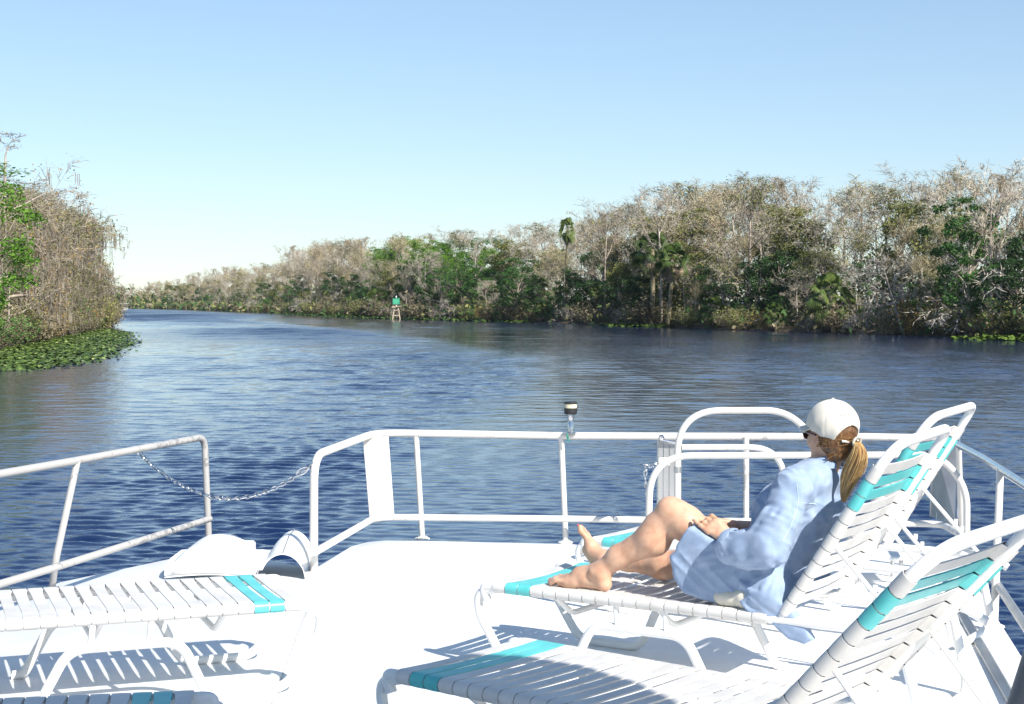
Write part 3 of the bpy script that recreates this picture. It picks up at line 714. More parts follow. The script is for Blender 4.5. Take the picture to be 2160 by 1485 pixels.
# dark tangle of undergrowth filling the wood behind the shore
def undergrowth():
    rr = random.Random(8); V = []; Fc = []; midx = []
    for off, hmax, n, in ((2.5, 3.0, 7000), (8, 6, 9000), (15, 8, 8000), (24, 11, 8000)):
        P = [p for p in seg_normal_offset(FINE_R, off) if p[1] > 100 and px_of(*p) < 2380]
        for i in range(n):
            a = P[int(len(P) * rr.random() ** 1.5)]; x = a[0] + rr.gauss(0, 2.5); y = a[1] + rr.gauss(0, 2.0); z = WZ + .3 + rr.random() ** 1.3 * hmax
            if hmax == 0:
                y = a[1] + rr.gauss(0, 4); top = (HZ - sky_row(px_of(x, max(y, 60)))) * y / F_PX + 4.1; z = WZ + .3 + rr.random() ** .7 * top * .86
                L = rr.uniform(.8, 2.2); d = Vector((rr.gauss(0, .6), rr.gauss(0, .6), rr.gauss(.5, .6))).normalized(); e = crook(d, 1.57, rr.uniform(0, 6.28)); c = Vector((x, y, z)); b = len(V); w_ = rr.uniform(.16, .42) * max(1, y / 300)
                V += [c, c + d * L * .5 + e * w_, c + d * L, c + d * L * .5 - e * w_]; Fc.append((b, b + 1, b + 2, b + 3)); midx.append(rr.choice((3, 3, 4, 4, 1, 2))); continue
            r_ = rr.uniform(.25, .6) * max(1, y / 300); d = Vector((rr.gauss(0, 1), rr.gauss(0, 1), rr.gauss(0, 1))).normalized(); e = crook(d, 1.57, rr.uniform(0, 6.28)); c = Vector((x, y, z)); b = len(V)
            V += [c - d * r_, c + e * r_ * .5, c + d * r_, c - e * r_ * .5]; Fc.append((b, b + 1, b + 2, b + 3)); midx.append(rr.choice((0, 0, 1, 2)))
        
    o = mesh_obj('undergrowth', V, Fc, [T['leaf_dark'], T['brush'], T['leaf_olive'], T['twig_grey'], T['twig_tan']], smooth=False, midx=midx); props(o, 'dark tangled undergrowth between the trunks of the shore wood', 'undergrowth', None, 'stuff')
    V = []; Fc = []; midx = []
    P = [p for p in seg_normal_offset(FINE_L, -3) if 110 < p[1] < 300]
    for i in range(9000):
        a = P[rr.randrange(len(P))]; c = Vector((a[0] - abs(rr.gauss(0, 5)), a[1] + rr.gauss(0, 2), WZ + .3 + rr.random() ** 1.2 * 6)); r_ = rr.uniform(.2, .5); d = Vector((rr.gauss(0, 1), rr.gauss(0, 1), rr.gauss(0, 1))).normalized(); e = crook(d, 1.57, 1.0); b = len(V)
        V += [c - d * r_, c + e * r_ * .5, c + d * r_, c - e * r_ * .5]; Fc.append((b, b + 1, b + 2, b + 3)); midx.append(rr.choice((0, 1, 1, 2)))
    o = mesh_obj('undergrowth', V, Fc, [T['leaf_dark'], T['brush'], T['leaf_olive']], smooth=False, midx=midx); props(o, 'brown undergrowth inside the mossy wood behind the lily pads', 'undergrowth', None, 'stuff')
undergrowth()
for o in bpy.data.objects:
    if '_h' in o: del o['_h']
# ---------------------------------------------------------------- our boat: deck, rails
def deck():
    poly = [(-2.62, 2.0), (-2.66, 8.0), (-2.50, 8.75), (-2.03, 9.60), (-1.62, 9.66), (-1.16, 9.20), (-1.02, 10.02), (-.93, 10.22), (-.78, 10.30), (.4, 10.12), (2.2, 10.0), (2.72, 9.9), (2.80, 9.72), (2.54, 8.65), (2.244, 6.98), (1.95, 4.8), (1.9, 2.0), (1.9, -3.5), (-2.6, -3.5)]
    mb = MB()
    n = len(poly)
    cx_, cy_ = 0, 4
    def shrink(p, d):
        v = Vector((p[0] - cx_, p[1] - cy_)); L = v.length; return (cx_ + v.x * (L - d) / L, cy_ + v.y * (L - d) / L)
    rings = [([shrink(p, .03) for p in poly], 0.0), ([shrink(p, .008) for p in poly], -.010), (poly, -.035), (poly, -.16), ([shrink(p, .10) for p in poly], -.20), ([shrink(p, .16) for p in poly], -2.45), ([shrink(p, .5) for p in poly], -2.9)]
    v = [(x, y, z) for r, z in rings for x, y in r]
    f = [tuple(range(n))] + [(i * n + j, i * n + (j + 1) % n, (i + 1) * n + (j + 1) % n, (i + 1) * n + j) for i in range(len(rings) - 1) for j in range(n)] + [tuple((len(rings) - 1) * n + j for j in range(n))[::-1]]
    mb.add(v, f)
    o = mb.build('boat_deck', M['deck']); props(o, 'glaring white painted upper deck of the boat', None, None, 'structure')
    # aluminium seam strip along the side deck, raised side step and panel joints
    a = on_plane(2030, 1290, 0); b = on_plane(2130, 1460, 0); d = (b - a).normalized()
    mb = MB(); n_ = Vector((-d.y, d.x, 0)); p0 = a - d * 1.2; p1 = b + d * 1.2
    prof = [(-.028, .001), (-.026, .012), (.012, .014), (.024, .005), (.026, .001)]
    vv = [p + n_ * u + Vector((0, 0, z)) for p in (p0, p1) for u, z in prof]; k = len(prof)
    mb.add(vv, [(i, i + 1, k + i + 1, k + i) for i in range(k - 1)] + [tuple(range(k))[::-1], tuple(range(k, 2 * k))])
    o = mb.build('deck_seam_strip', M['alu']); props(o, 'narrow metal strip set in the side deck beside the rail post', 'deck strip')
    mb = MB()
    for (q0, q1) in (((645, 1290), (566, 1500)), ):
        a = on_plane(*q0, 0); b = on_plane(*q1, 0); d = (b - a).normalized(); n_ = Vector((-d.y, d.x, 0)) * .004; z = Vector((0, 0, .0015))
        mb.add([a - n_ + z, b - n_ + z, b + n_ + z, a + n_ + z], [(0, 1, 2, 3)])
    o = mb.build('deck_joint', M['joint'], smooth=False); props(o, 'thin dark caulked joint running across the deck paint', None, None, 'structure')
M['joint'] = mottled('joint_caulk', (.42, .42, .42), (.6, .6, .6), 30, .8)
deck()

def flange(mb, p, r=.05):
    mb.lathe([(r, .0), (r, .006), (r * .82, .010), (.028, .012), (.026, .020)], (p.x, p.y, p.z), 20)
    for k in range(4):
        a = k * 1.571 + .78; mb.lathe([(.006, .010), (.006, .015), (.003, .017)], (p.x + math.cos(a) * r * .72, p.y + math.sin(a) * r * .72, p.z), 8)
TR = .021
def railing_stern():
    t = empty('railing', (0, 9.8, 0), label='white tube railing round the stern with three flat boards and a lamp on top', cat='railing')
    def loc(v): return Vector(v) - Vector((0, 9.8, 0))
    top = [on_plane(660, 1213, 0), on_plane(661, 962, .685), on_plane(792, 913, .70), on_plane(1200, 920, .69), on_plane(1835, 922, .69), on_plane(1997, 925, .69), on_plane(2075, 966, .69), on_plane(2175, 1030, .69), on_plane(2330, 1140, .69)]
    mb = MB(); pts = rnd_path([loc(p) for p in top[:6]] , [0, .17, .22, 0, 0, 0], 8); mb.tube(pts, TR * 1.12, 14); flange(mb, loc(top[0]))
    mb.build('top_rail', M['rail'], t)
    mb = MB(); mb.tube(rnd_path([loc(p) for p in [top[5] - Vector((.05, 0, 0))] + top[5:]], [0, .12, .1, 0, 0], 6), TR, 14); mb.build('steel_rail', M['chrome'], t)
    mid = [on_plane(664, 1166, .17), on_plane(792, 1092, .17), on_plane(1200, 1096, .17), on_plane(1905, 1106, .17), on_plane(1990, 1107, .17), on_plane(2032, 1130, .17)]
    mb = MB(); mb.tube(rnd_path([loc(p) for p in mid], [0, .16, 0, 0, .1, 0], 6), TR, 12); mb.build('mid_rail', M['rail'], t)
    mid2 = [on_plane(2030, 1128, .17), on_plane(2100, 1222, .17), on_plane(2165, 1318, .17), on_plane(2300, 1520, .17)]
    mb = MB(); mb.tube([loc(p) for p in mid2], TR * .95, 12); mb.build('mid_rail', M['alu'], t)
    for (tp, bs) in (((877, 917), (890, 1139)), ((1184, 920), (1194, 1147)), ((1575, 922), (1576, 1150)), ((2024, 940), (2034, 1168)), ((2113, 992), (2103, 1326))):
        mb = MB(); b = on_plane(*bs, 0); a = on_plane(*tp, .69)
        mb.tube([loc(a), loc(b)], TR * .88, 12); flange(mb, loc(b)); mb.build('post', M['rail'], t)
    for i, (x0, x1, b0, b1) in enumerate(((768, 817, 782, 829), (1388, 1438, 1388, 1437), (1970, 2016, 1966, 2012))):
        a0, a1 = on_plane(x0, 921, .685), on_plane(x1, 921, .685); c0, c1 = on_plane(b0, 1091, .175), on_plane(b1, 1091 if i < 2 else 1108, .175)
        if i == 0: a0.y -= .06; c0.y -= .06
        if i == 2: a1.y -= .10; c1.y -= .10
        th = Vector((0, .03, 0)); mb = MB()
        q = [loc(a0), loc(a1), loc(c1), loc(c0)]; ins = .012
        fr = [q[0], q[1], q[2], q[3]]
        mb.add(fr + [p + th for p in fr], [(0, 1, 2, 3), (7, 6, 5, 4), (0, 4, 5, 1), (1, 5, 6, 2), (2, 6, 7, 3), (3, 7, 4, 0)])
        pn = mb.build('stanchion_board', M['board'] if i == 0 else M['alu'], t, smooth=False)
        mb = MB()
        for s0, s1 in ((q[0], q[3]), (q[1], q[2])): mb.tube([s0 - Vector((0, .002, 0)), s1 - Vector((0, .002, 0))], .006, 8)
        if i != 0:
            for k in (.25, .5, .75): mb.tube([q[0].lerp(q[1], k) - Vector((0, .001, 0)), q[3].lerp(q[2], k) - Vector((0, .001, 0))], .003, 6)
        mb.build('edge_bead', M['rail'] if i == 0 else M['chrome'], pn)
    mb = MB(); p = loc(on_plane(1576, 1034, .345)); p.y -= .0; mb.tube([p + Vector((math.cos(a) * .022, math.sin(a) * .022, .004 * math.sin(a))) for a in [k * .5236 for k in range(12)]], .0028, 6, closed=True)
    mb.tube([p + Vector((0, -.022, 0)), p + Vector((.006, -.028, -.02))], .0025, 5); mb.build('cable_tie', M['black'], t)
    return t
railing_stern()
def railing_side():
    t = empty('railing', (-2.2, 8.6, 0), label='white tube side railing with scuffed paint and a leaning post, beyond the flat lounger', cat='railing')
    L = lambda v: Vector(v) - Vector((-2.2, 8.6, 0))
    base = on_plane(438, 1150, 0)
    top = [base, on_plane(430, 922, .69), on_plane(160, 972, .69), on_plane(0, 1000, .69), on_plane(-300, 1058, .69), on_plane(-700, 1150, .69)]
    mb = MB(); mb.tube(rnd_path([L(p) for p in top], [0, .09, 0, 0, 0, 0], 8), TR, 14); flange(mb, L(base)); mb.build('top_rail', M['rail_worn'], t)
    mid = [on_plane(440, 1096, .18), on_plane(110, 1200, .18), on_plane(0, 1233, .18), on_plane(-400, 1360, .18)]
    mb = MB(); mb.tube([L(p) for p in mid], TR * .95, 12); mb.build('mid_rail', M['rail_worn'], t)
    mb = MB(); b = on_plane(104, 1248, 0); k = on_plane(112, 1188, .17); a = on_plane(161, 972, .69)
    mb.tube(rnd_path([L(a), L(k), L(b)], [0, .06, 0], 4), TR * .9, 12); flange(mb, L(b)); mb.build('post', M['rail_worn'], t)
railing_side()
def chain(name, pts, link_len, wire, label, hook=True):
    """links laid along a curve, every other one turned"""
    P = [Vector(p) for p in pts]; c = P[len(P) // 2].copy(); mb = MB(); acc = 0; total = sum((b - a).length for a, b in zip(P[:-1], P[1:])); n = int(total / link_len)
    def at(s):
        for a, b in zip(P[:-1], P[1:]):
            L = (b - a).length
            if s <= L: return a.lerp(b, s / max(L, 1e-9)), (b - a).normalized()
            s -= L
        return P[-1], (P[-1] - P[-2]).normalized()
    for i in range(n):
        p, d = at((i + .5) * total / n); big = hook and i >= n - 1
        u = d.cross(Vector((0, 0, 1))); u = u.normalized() if u.length > .1 else Vector((1, 0, 0)); v = d.cross(u)
        w_ = (u if i % 2 else v); w_ = (w_ + (u + v) * .3).normalized(); hl = link_len * .72; hw = link_len * .36
        ring = [p + d * hl * math.cos(a) + w_ * hw * math.sin(a) - c for a in [k * .6283 for k in range(10)]]
        mb.tube(ring, wire, 5, closed=True)
    o = mb.build(name, M['chrome']); o.location = c; props(o, label, 'chain'); return o
def sag(a, b, low, n=26):
    out = []
    for i in range(n + 1):
        t = i / n; p = a.lerp(b, t); p.z -= low * 4 * t * (1 - t); out.append(p)
    return out
a = on_plane(289, 953, .665); b = on_plane(658, 978, .64)
chain('safety_chain', sag(a, b, .235, 40), .030, .0042, 'thin steel safety chain sagging across the gap in the railing')
def hardware():
    mb = MB(); mb.tube([a + Vector((0, 0, .02)), a + Vector((.0, 0, -.02))], .009, 8)
    o = mb.build('chain_eye', M['chrome']); props(o, 'small steel eye under the scuffed side rail holding the chain', 'chain eye')
    mb = MB(); c = b - Vector((.06, -.02, .045)); d = (Vector((0, 0, .6)) + (b - a).normalized()).normalized()
    ring = [c + d * .042 * math.cos(t) + Vector((0, -1, 0)).cross(d) * .017 * math.sin(t) for t in [k * .524 for k in range(12)]]
    mb.tube(ring, .005, 6, closed=True)
    o = mb.build('snap_hook', M['chrome']); props(o, 'steel snap hook clipping the sagging chain to the stern rail end', 'hook')
hardware()
# chain hanging from the middle board
p0 = on_plane(1390, 972, .56); p0.y -= .06; 
pts = [p0, p0 + Vector((-.05, -.01, -.03)), p0 + Vector((-.085, -.02, -.02)), p0 + Vector((-.09, -.02, -.10)), p0 + Vector((-.07, -.02, -.25)), p0 + Vector((-.075, -.02, -.42))]
chain('hanging_chain', pts, .026, .0045, 'steel chain hanging straight down from the bracket beside the ladder rail')
mb = MB(); mb.box(p0 + Vector((.03, .0, .0)), (.07, .012, .05), bev=.004); mb.lathe([(.012, -.01), (.012, .01)], p0 + Vector((0, -.01, 0)), 10)
o = mb.build('chain_bracket', M['rail']); props(o, 'small white bracket on the grey board that carries the hanging chain', 'bracket')
# all round navigation lamp on the stern rail
def nav_lamp():
    p = on_plane(1204, 921, .69); p.z = .712; t = empty('navigation_lamp', p, label='black capped stern lamp with cream lens on a chrome stem on the rail', cat='boat lamp')
    mb = MB(); mb.lathe([(.010, .0), (.019, .002), (.019, .06), (.0165, .065), (.0165, .078), (.019, .083), (.019, .112)], (0, 0, .006), 20); mb.build('stem', M['chrome'], t)
    mb = MB(); mb.lathe([(.030, .112), (.041, .118), (.042, .14), (.042, .152)], (0, 0, .006), 28); mb.build('lamp_base', M['black'], t)
    mb = MB(); mb.lathe([(.039, .1525), (.039, .178)], (0, 0, .006), 28); mb.build('lens', M['lens'], t)
    mb = MB(); mb.lathe([(.041, .1785), (.042, .184), (.041, .19), (.030, .194)], (0, 0, .006), 28); mb.build('cap', M['black'], t)
    mb = MB(); mb.lathe([(.04, -.002), (.04, .004), (.03, .008)], (0, 0, 0), 24); mb.box((-.03, 0, -.004), (.05, .03, .006)); mb.build('bracket', M['chrome'], t)
    mb = MB(); mb.tube([Vector((-.028, -.03, .0)), Vector((-.024, -.034, -.02)), Vector((-.02, -.034, -.045)), Vector((-.014, -.03, -.055)), Vector((-.016, -.034, -.03)), Vector((-.022, -.03, -.002))], .004, 6); mb.build('cord', M['green_cord'], t)
nav_lamp()
# ladder rails and the long hoop in front of them
def ladder():
    y = 9.35; o0 = Vector((1.0, y, 0)); t = empty('ladder_handrail', o0, label='pair of white looped handrails of the stern ladder, one high and one low', cat='handrail')
    P = lambda x, py, yy=y: at_depth(x, py, yy) - o0
    b = P(1430, 1191); mb = MB(); mb.tube(rnd_path([b, P(1430, 866), P(1658, 866), P(1722, 925), P(1722, 1180)], [0, .26, .25, .1, 0], 12), .0195, 14); flange(mb, Vector((b.x, 0, 0))); mb.build('high_loop', M['rail'], t)
    mb = MB(); mb.tube(rnd_path([P(1438, 944), P(1655, 944, 9.5), P(1662, 1180, 9.5)], [0, .22, 0], 10), .018, 12); mb.build('low_loop', M['rail'], t)
    mb = MB(); c = P(1430, 985); mb.tube([c, c + Vector((0, 0, -.035))], .0215, 12); mb.build('grey_tape', M['alu'], t)
    mb = MB(); c = P(1396, 930, 9.9); mb.lathe([(.012, 0), (.018, .01), (.018, .03), (.008, .036)], c, 12); mb.tube([c, c + Vector((.12, 0, -.02))], .010, 8); mb.build('hinge_pin', M['chrome'], t)
ladder()
def hoop():
    y = 9.0; o0 = Vector((1.6, y, 0)); t = empty('guard_hoop', o0, label='long low white guard hoop with rounded corners passing behind the seated woman', cat='guard rail')
    P = lambda x, py, yy=y: at_depth(x, py, yy) - o0
    b0 = Vector((P(1368, 1000).x, 0, 0)); b1 = Vector((P(2043, 1000, 8.95).x, -.05, 0))
    mb = MB(); mb.tube(rnd_path([b0, P(1372, 962), P(1985, 960, 8.95), P(2043, 1030, 8.95), b1], [0, .24, .12, .12, 0], 10), .0195, 14); mb.build('hoop_tube', M['rail'], t)
    mb = MB(); flange(mb, b0); flange(mb, b1); mb.build('foot_flange', M['rail'], t)
hoop()
# moulded slide entrance at the gap in the rail
def slide():
    o0 = Vector((-1.93, 8.80, 0)); t = empty('water_slide', o0, label='white moulded slide entrance with two rounded humps in the rail gap', cat='slide')
    us = np.linspace(0, 1, 72); vs = np.linspace(0, 1, 40); W_, D_ = .78, .46
    def prof(u, v):
        h1 = .165 * max(0.0, 1 - ((u - .29) / .27) ** 2) ** .55 if abs(u - .29) < .27 else 0
        h2 = .19 * max(0.0, 1 - ((u - .84) / .16) ** 2) ** .55 if abs(u - .84) < .16 else 0
        e = min(1.0, v / .26); front1 = .80 + .20 * math.sin(e * math.pi / 2)          # left hump slopes down to the near edge
        e2 = .70 + .30 * min(1.0, v / .55)
        base = .06 + .035 * math.sin(min(1, v / .35) * math.pi / 2) + .006 * math.sin(u * 9)
        if v == 0 and u < .66: return .022 + .010 * math.sin(u * 6)
        return max(base if u < .97 else base * max(0, (1 - u) / .03), h1 * front1 + .02, h2 * e2 + .015)
    def skin(off, rev):
        V = [(u * W_ , v * D_ + .05 * math.sin(u * 3.1), prof(u, v) - off) for v in vs for u in us]; return V
    A = skin(0, 0); B = skin(.012, 1); nu, nv = len(us), len(vs); n = nu * nv
    F_ = [(j * nu + i, j * nu + i + 1, (j + 1) * nu + i + 1, (j + 1) * nu + i) for j in range(nv - 1) for i in range(nu - 1)]
    F2 = [tuple(k + n for k in q[::-1]) for q in F_]
    rim = [(i, i + 1, n + i + 1, n + i) for i in range(nu - 1)] + [((nv - 1) * nu + i + 1, (nv - 1) * nu + i, n + (nv - 1) * nu + i, n + (nv - 1) * nu + i + 1) for i in range(nu - 1)] + [((j + 1) * nu, j * nu, n + j * nu, n + (j + 1) * nu) for j in range(nv - 1)] + [(j * nu + nu - 1, (j + 1) * nu + nu - 1, n + (j + 1) * nu + nu - 1, n + j * nu + nu - 1) for j in range(nv - 1)]
    mesh_obj('slide_shell', A + B, F_ + F2 + rim, [M['gel'], M['gel_in']], t, True, [0] * len(F_) + [1] * len(F2) + [0] * len(rim))
    mb = MB(); mb.box((W_ * .51, D_ * .84, .115), (.085, .09, .085), bev=.012); mb.build('side_step', M['gel'], t)
    mb = MB(); 
    pts = [Vector((W_ * .84, D_ * v + .05 * math.sin(.84 * 3.1), prof(.84, v) + .001)) for v in vs]; mb.tube(pts, .004, 6); mb.build('seam_line', M['alu'], t)
slide()

# ---------------------------------------------------------------- strap loungers
TUB = .0195; ZS = .345; LW = .62
def band(mb, x0, x1, yA, yB, r, sag_, th=.0021, tilt=None):
    """one vinyl strap wrapped round both rails: full width on the rails, drawn narrower across the span"""
    outer = []; kw = []; n = 8; ts = (.040, .055, .2, .35, .5, .65, .8, .945, .960)
    top = lambda t: r - sag_ * math.sin(math.pi * t) ** .8
    for k in range(n + 1):
        a = math.pi / 2 + math.pi * k / n; outer.append((yA + r * math.cos(a), r * math.sin(a))); kw.append(1)
    for t in ts:
        e = min(t, 1 - t); low = top(t) - .0008 - th * 2; f = min(1, e / .052)
        outer.append((yA + (yB - yA) * t, -r + (low + r) * f)); kw.append(1 - .20 * min(1, e / .22) ** 1.3)
    for k in range(n + 1):
        a = -math.pi / 2 + math.pi * k / n; outer.append((yB + r * math.cos(a), r * math.sin(a))); kw.append(1)
    for t in ts[::-1]: outer.append((yA + (yB - yA) * t, top(t))); kw.append(1 - .20 * min(1, min(t, 1 - t) / .22) ** 1.3)
    N_ = len(outer); inner = []
    for i in range(N_):
        p = Vector(outer[i]); a = Vector(outer[i - 1]); b = Vector(outer[(i + 1) % N_]); d = (b - a).normalized(); nrm = Vector((-d.y, d.x)); inner.append(p + nrm * th)
    xm = (x0 + x1) / 2; hw = (x1 - x0) / 2; V = []
    for sg in (-1, 1):
        V += [Vector((xm + sg * hw * k, p[0], p[1])) for p, k in zip(outer, kw)] + [Vector((xm + sg * hw * k, p[0], p[1])) for p, k in zip(inner, kw)]
    V += [Vector((xm, p[0] + (p[0] - q[0]) * .35, p[1] + (p[1] - q[1]) * .35)) for p, q in zip(outer, inner)]
    F_ = []
    for i in range(N_):
        k = (i + 1) % N_; o0, i0, o1, i1, mm = 0, N_, 2 * N_, 3 * N_, 4 * N_
        F_ += [(o0 + i, o0 + k, mm + k, mm + i), (mm + i, mm + k, o1 + k, o1 + i), (i0 + k, i0 + i, i1 + i, i1 + k), (o0 + k, o0 + i, i0 + i, i0 + k), (o1 + i, o1 + k, i1 + k, i1 + i)]
    if tilt is not None: V = [tilt @ v for v in V]
    mb.add(V, F_)
SL, BL, PITCHS, SW = 1.32, .815, .0620, .0565
def lounger(back_deg, loc, rz, label, sag_=.006, back=True, flip=False):
    """x runs from the foot to the head, y across, rails at y=0 and y=LW"""
    t = empty('sun_lounger', loc, rz, label, 'sun lounger', 'white strap sun loungers on the boat deck')
    fr = MB()
    for y in (0, LW):
        fr.tube(rnd_path([Vector((-.005, y, ZS - .06)), Vector((-.03, y, ZS)), Vector((.1, y, ZS)), Vector((SL + .52, y, ZS)), Vector((SL + .60, y, ZS - .05))], [0, .05, 0, .06, 0], 6), TUB, 12)
        # leg tube: foot curl, skid, hoop
    fr.build('seat_frame', M['tube'], t)
    for y in (0.0, LW):
        mb = MB(); k = .003 if y == 0 else -.003
        mb.tube(rnd_path([Vector((.05, y + k, ZS - .004)), Vector((-.055, y + k, ZS - .03)), Vector((-.05, y + k, ZS - .12)), Vector((.09, y + k, .016)), Vector((.40, y + k, .016)), Vector((.50, y + k, .235)), Vector((.92, y + k, .235)), Vector((1.04, y + k, .016)), Vector((1.09, y + k, .016))], [0, .05, .06, .07, .06, .07, .07, .03, 0], 6), TUB, 12)
        for x in (.62, .84): mb.tube([Vector((x, y, .235)), Vector((x - .01, y, ZS))], .0125, 10)
        mb.build('leg', M['tube'], t)
    mb = MB(); mb.tube(rnd_path([Vector((SL + .46, 0, ZS)), Vector((SL + .53, .02, .05)), Vector((SL + .54, .08, .016)), Vector((SL + .54, LW - .08, .016)), Vector((SL + .53, LW - .02, .05)), Vector((SL + .46, LW, ZS))], [0, .05, .04, .04, .05, 0], 5), TUB, 12); mb.build('leg', M['tube'], t)
    for x in (.33, .80):
        mb = MB(); mb.tube(rnd_path([Vector((x, .0, ZS - .01)), Vector((x + .02, .10, ZS - .095)), Vector((x + .02, LW - .10, ZS - .095)), Vector((x, LW, ZS - .01))], [0, .04, .04, 0], 5), .0125, 10); mb.build('cross_bar', M['tube'], t)
    sm = MB(); x = .035; i = 0; TZ = Matrix.Translation((0, 0, ZS))
    while x + SW < SL - .015:
        if i in (1, 2):
            tb = MB(); band(tb, x, x + SW, 0, LW, TUB + .0045, sag_, tilt=TZ); tb.build('teal_strap', M['teal'], t)
        else: band(sm, x, x + SW, 0, LW, TUB + .0045, sag_ * (1 + .3 * math.sin(i * 1.7)), tilt=TZ)
        x += PITCHS; i += 1
    sm.build('seat_straps', M['strap'], t)
    th = R(back_deg); Mx = Matrix.Translation((SL, 0, ZS)) @ Matrix.Rotation(-th, 4, 'Y')
    y0, y1 = .024 if flip else 0, LW
    mb = MB(); bp = [Vector((.0, 0, 0)), Vector((BL - .14, 0, 0)), Vector((BL, .10, .012)), Vector((BL, LW - .05, .012)), Vector((BL - .10, LW, 0)), Vector((0, LW, 0))]
    mb.tube([Mx @ p for p in rnd_path([Vector((.0, 0, 0)), Vector((BL - .01, 0, .0)), Vector((BL + .02, LW, .0)), Vector((0, LW, 0))], [0, .15, .07, 0], 9)], TUB, 12); mb.build('back_frame', M['tube'], t)
    sm = MB(); x = .03; i = 0; xs_ = []
    while x + SW < BL - .095: xs_.append(x); x += PITCHS
    for i, x in enumerate(xs_):
        if i in (len(xs_) - 2, len(xs_) - 3):
            tb = MB(); band(tb, x, x + SW, 0, LW, TUB + .0045, sag_, tilt=Mx); tb.build('teal_strap', M['teal'], t)
        else: band(sm, x, x + SW, 0, LW, TUB + .0045, sag_ * (1 + .4 * math.sin(i * 2.1)), tilt=Mx)
    sm.build('back_straps', M['strap'], t)
    if back_deg > 10:
        for y in (.02, LW - .02):
            a = Mx @ Vector((.36, y, -.01)); L = .52; b = Vector((SL + .47, y, ZS + .01)); mb = MB()
            mb.tube([a, b], .0095, 8); d = (b - a).normalized(); n_ = Vector((-d.z, 0, d.x)) * (1 if d.z < 0 else -1)
            for q in (.55, .66, .77):       # notched plate
                c = a.lerp(b, q); mb.box(c - Vector((d.z, 0, -d.x)) * .016, (.018, .006, .026), bev=.002)
            mb.build('prop_arm', M['tube'], t)
    return t
def yaw(d): return math.atan2(d[1], d[0])
N0 = Vector((-.075, 6.625, 0)); YAW1 = yaw((.844, -.537))
lounger(57.6, Vector((-.10, 6.69, 0)), -.565, 'white strap lounger carrying the woman in the denim shirt', .012)
lounger(58.4, Vector((.38, 7.97, 0)), -.575, 'empty white strap lounger behind the woman, nearest the stern rail')
lounger(47.3, Vector((-.385, 5.10, 0)), -.70, 'large white strap lounger with a curved shadow over its foot end', .005)
def mirror_lounger(back_deg, corner, d, label):
    """lounger whose camera side is its left-hand side: start from the far rail's foot corner"""
    return lounger(back_deg, corner, yaw(d), label)
dL = Vector((-.955, -.297)); wL = Vector((dL.y, -dL.x))   # local y of this yaw points towards the camera side
# local +y for heading dL is (-dL.y, dL.x) = (.297,-.955): towards the camera
far = Vector((-.95, 6.15)) - Vector((.297, -.955)) * LW + Vector((.955, .297)) * .15
mirror_lounger(1.5, Vector((-1.035, 6.87, 0)), (math.cos(3.51), math.sin(3.51)), 'flat white strap lounger in front of the side railing, teal straps by the gap')
d5 = Vector((-.985, -.17)); c5 = Vector((-.93, 4.80))
mirror_lounger(1.5, Vector((c5.x, c5.y, 0)), d5, 'shaded strap lounger cut off by the bottom edge, only its rail showing')
# low white step with grey tube legs beyond the loungers
def bench():
    p = on_plane(1850, 1238, 0); t = empty('step_bench', p + Vector((.03, .05, 0)), -.05, 'low white bench with grey tube legs glimpsed between the lounger backs', 'bench')
    mb = MB(); mb.box((0, .12, .145), (.30, .30, .022), bev=.006); mb.build('bench_top', M['white'], t)
    for x in (-.12, .12):
        for y in (0, .24):
            mb = MB(); mb.tube([Vector((x, y, 0)), Vector((x, y, .134))], .012, 12); mb.build('leg', M['alu'], t)
    mb = MB(); mb.tube([Vector((-.16, -.0, .07)), Vector((.16, 0, .07))], .009, 8); mb.build('stretcher', M['white'], t)
bench()
# unseen canopy added above the camera, outlined to cast the loungers' curved shade
def unseen_canopy():
    zt = 2.9; k = (zt - ZS) / math.tan(R(SUN_EL)); off = Vector((.611, -.791)) * k
    edge = [(-3.0, 4.95), (-2.2, 4.90), (-1.2, 4.88), (-.75, 4.95), (-.48, 5.12), (-.30, 5.25), (-.12, 5.29), (.06, 5.25), (.24, 5.12), (.38, 4.92), (.47, 4.70), (.52, 4.4), (.53, 3.6), (.50, 1.5), (.5, -1.5), (-3.0, -1.5)]
    P = [(x + off.x, y + off.y) for x, y in edge]; n = len(P)
    t = empty('unseen_canopy', (0, 0, 0), label='unseen white canopy roof added to cast the curved shade on the loungers', cat='boat roof')
    mb = MB(); mb.prism(P, zt, zt + .05); mb.build('canopy_panel', M['gel'], t, smooth=False)
    for (x, y) in ((1.72, -.3), (-1.4, -.3), (1.72, -2.9), (-1.4, -2.9)):
        mb = MB(); mb.tube([Vector((x, y, 0)), Vector((x, y, zt))], .025, 12); mb.build('post', M['alu'], t)
unseen_canopy()
# blurred grey tube at the picture's lower corner
def near_tube():
    a = at_depth(2212, 1330, 1.7); b = at_depth(2160, 1500, 1.75); d = (b - a).normalized()
    o0 = Vector((a.x, a.y, 0)); t0 = a - d * .35; t1 = b + d * .9
    mb = MB(); mb.tube(rnd_path([t0 - o0 + Vector((.10, -.16, .0)), t0 - o0 + Vector((.01, 0, 0)), t1 - o0], [0, .1, 0], 6), .021, 14)
    o = mb.build('grab_rail', M['greytube']); o.location = o0; props(o, 'dark grey tube cutting the lower corner of the view beside the side deck', 'grab rail')
M['greytube'] = mottled('grey_tube', (.10, .10, .11), (.17, .17, .18), 5, .45)
near_tube()

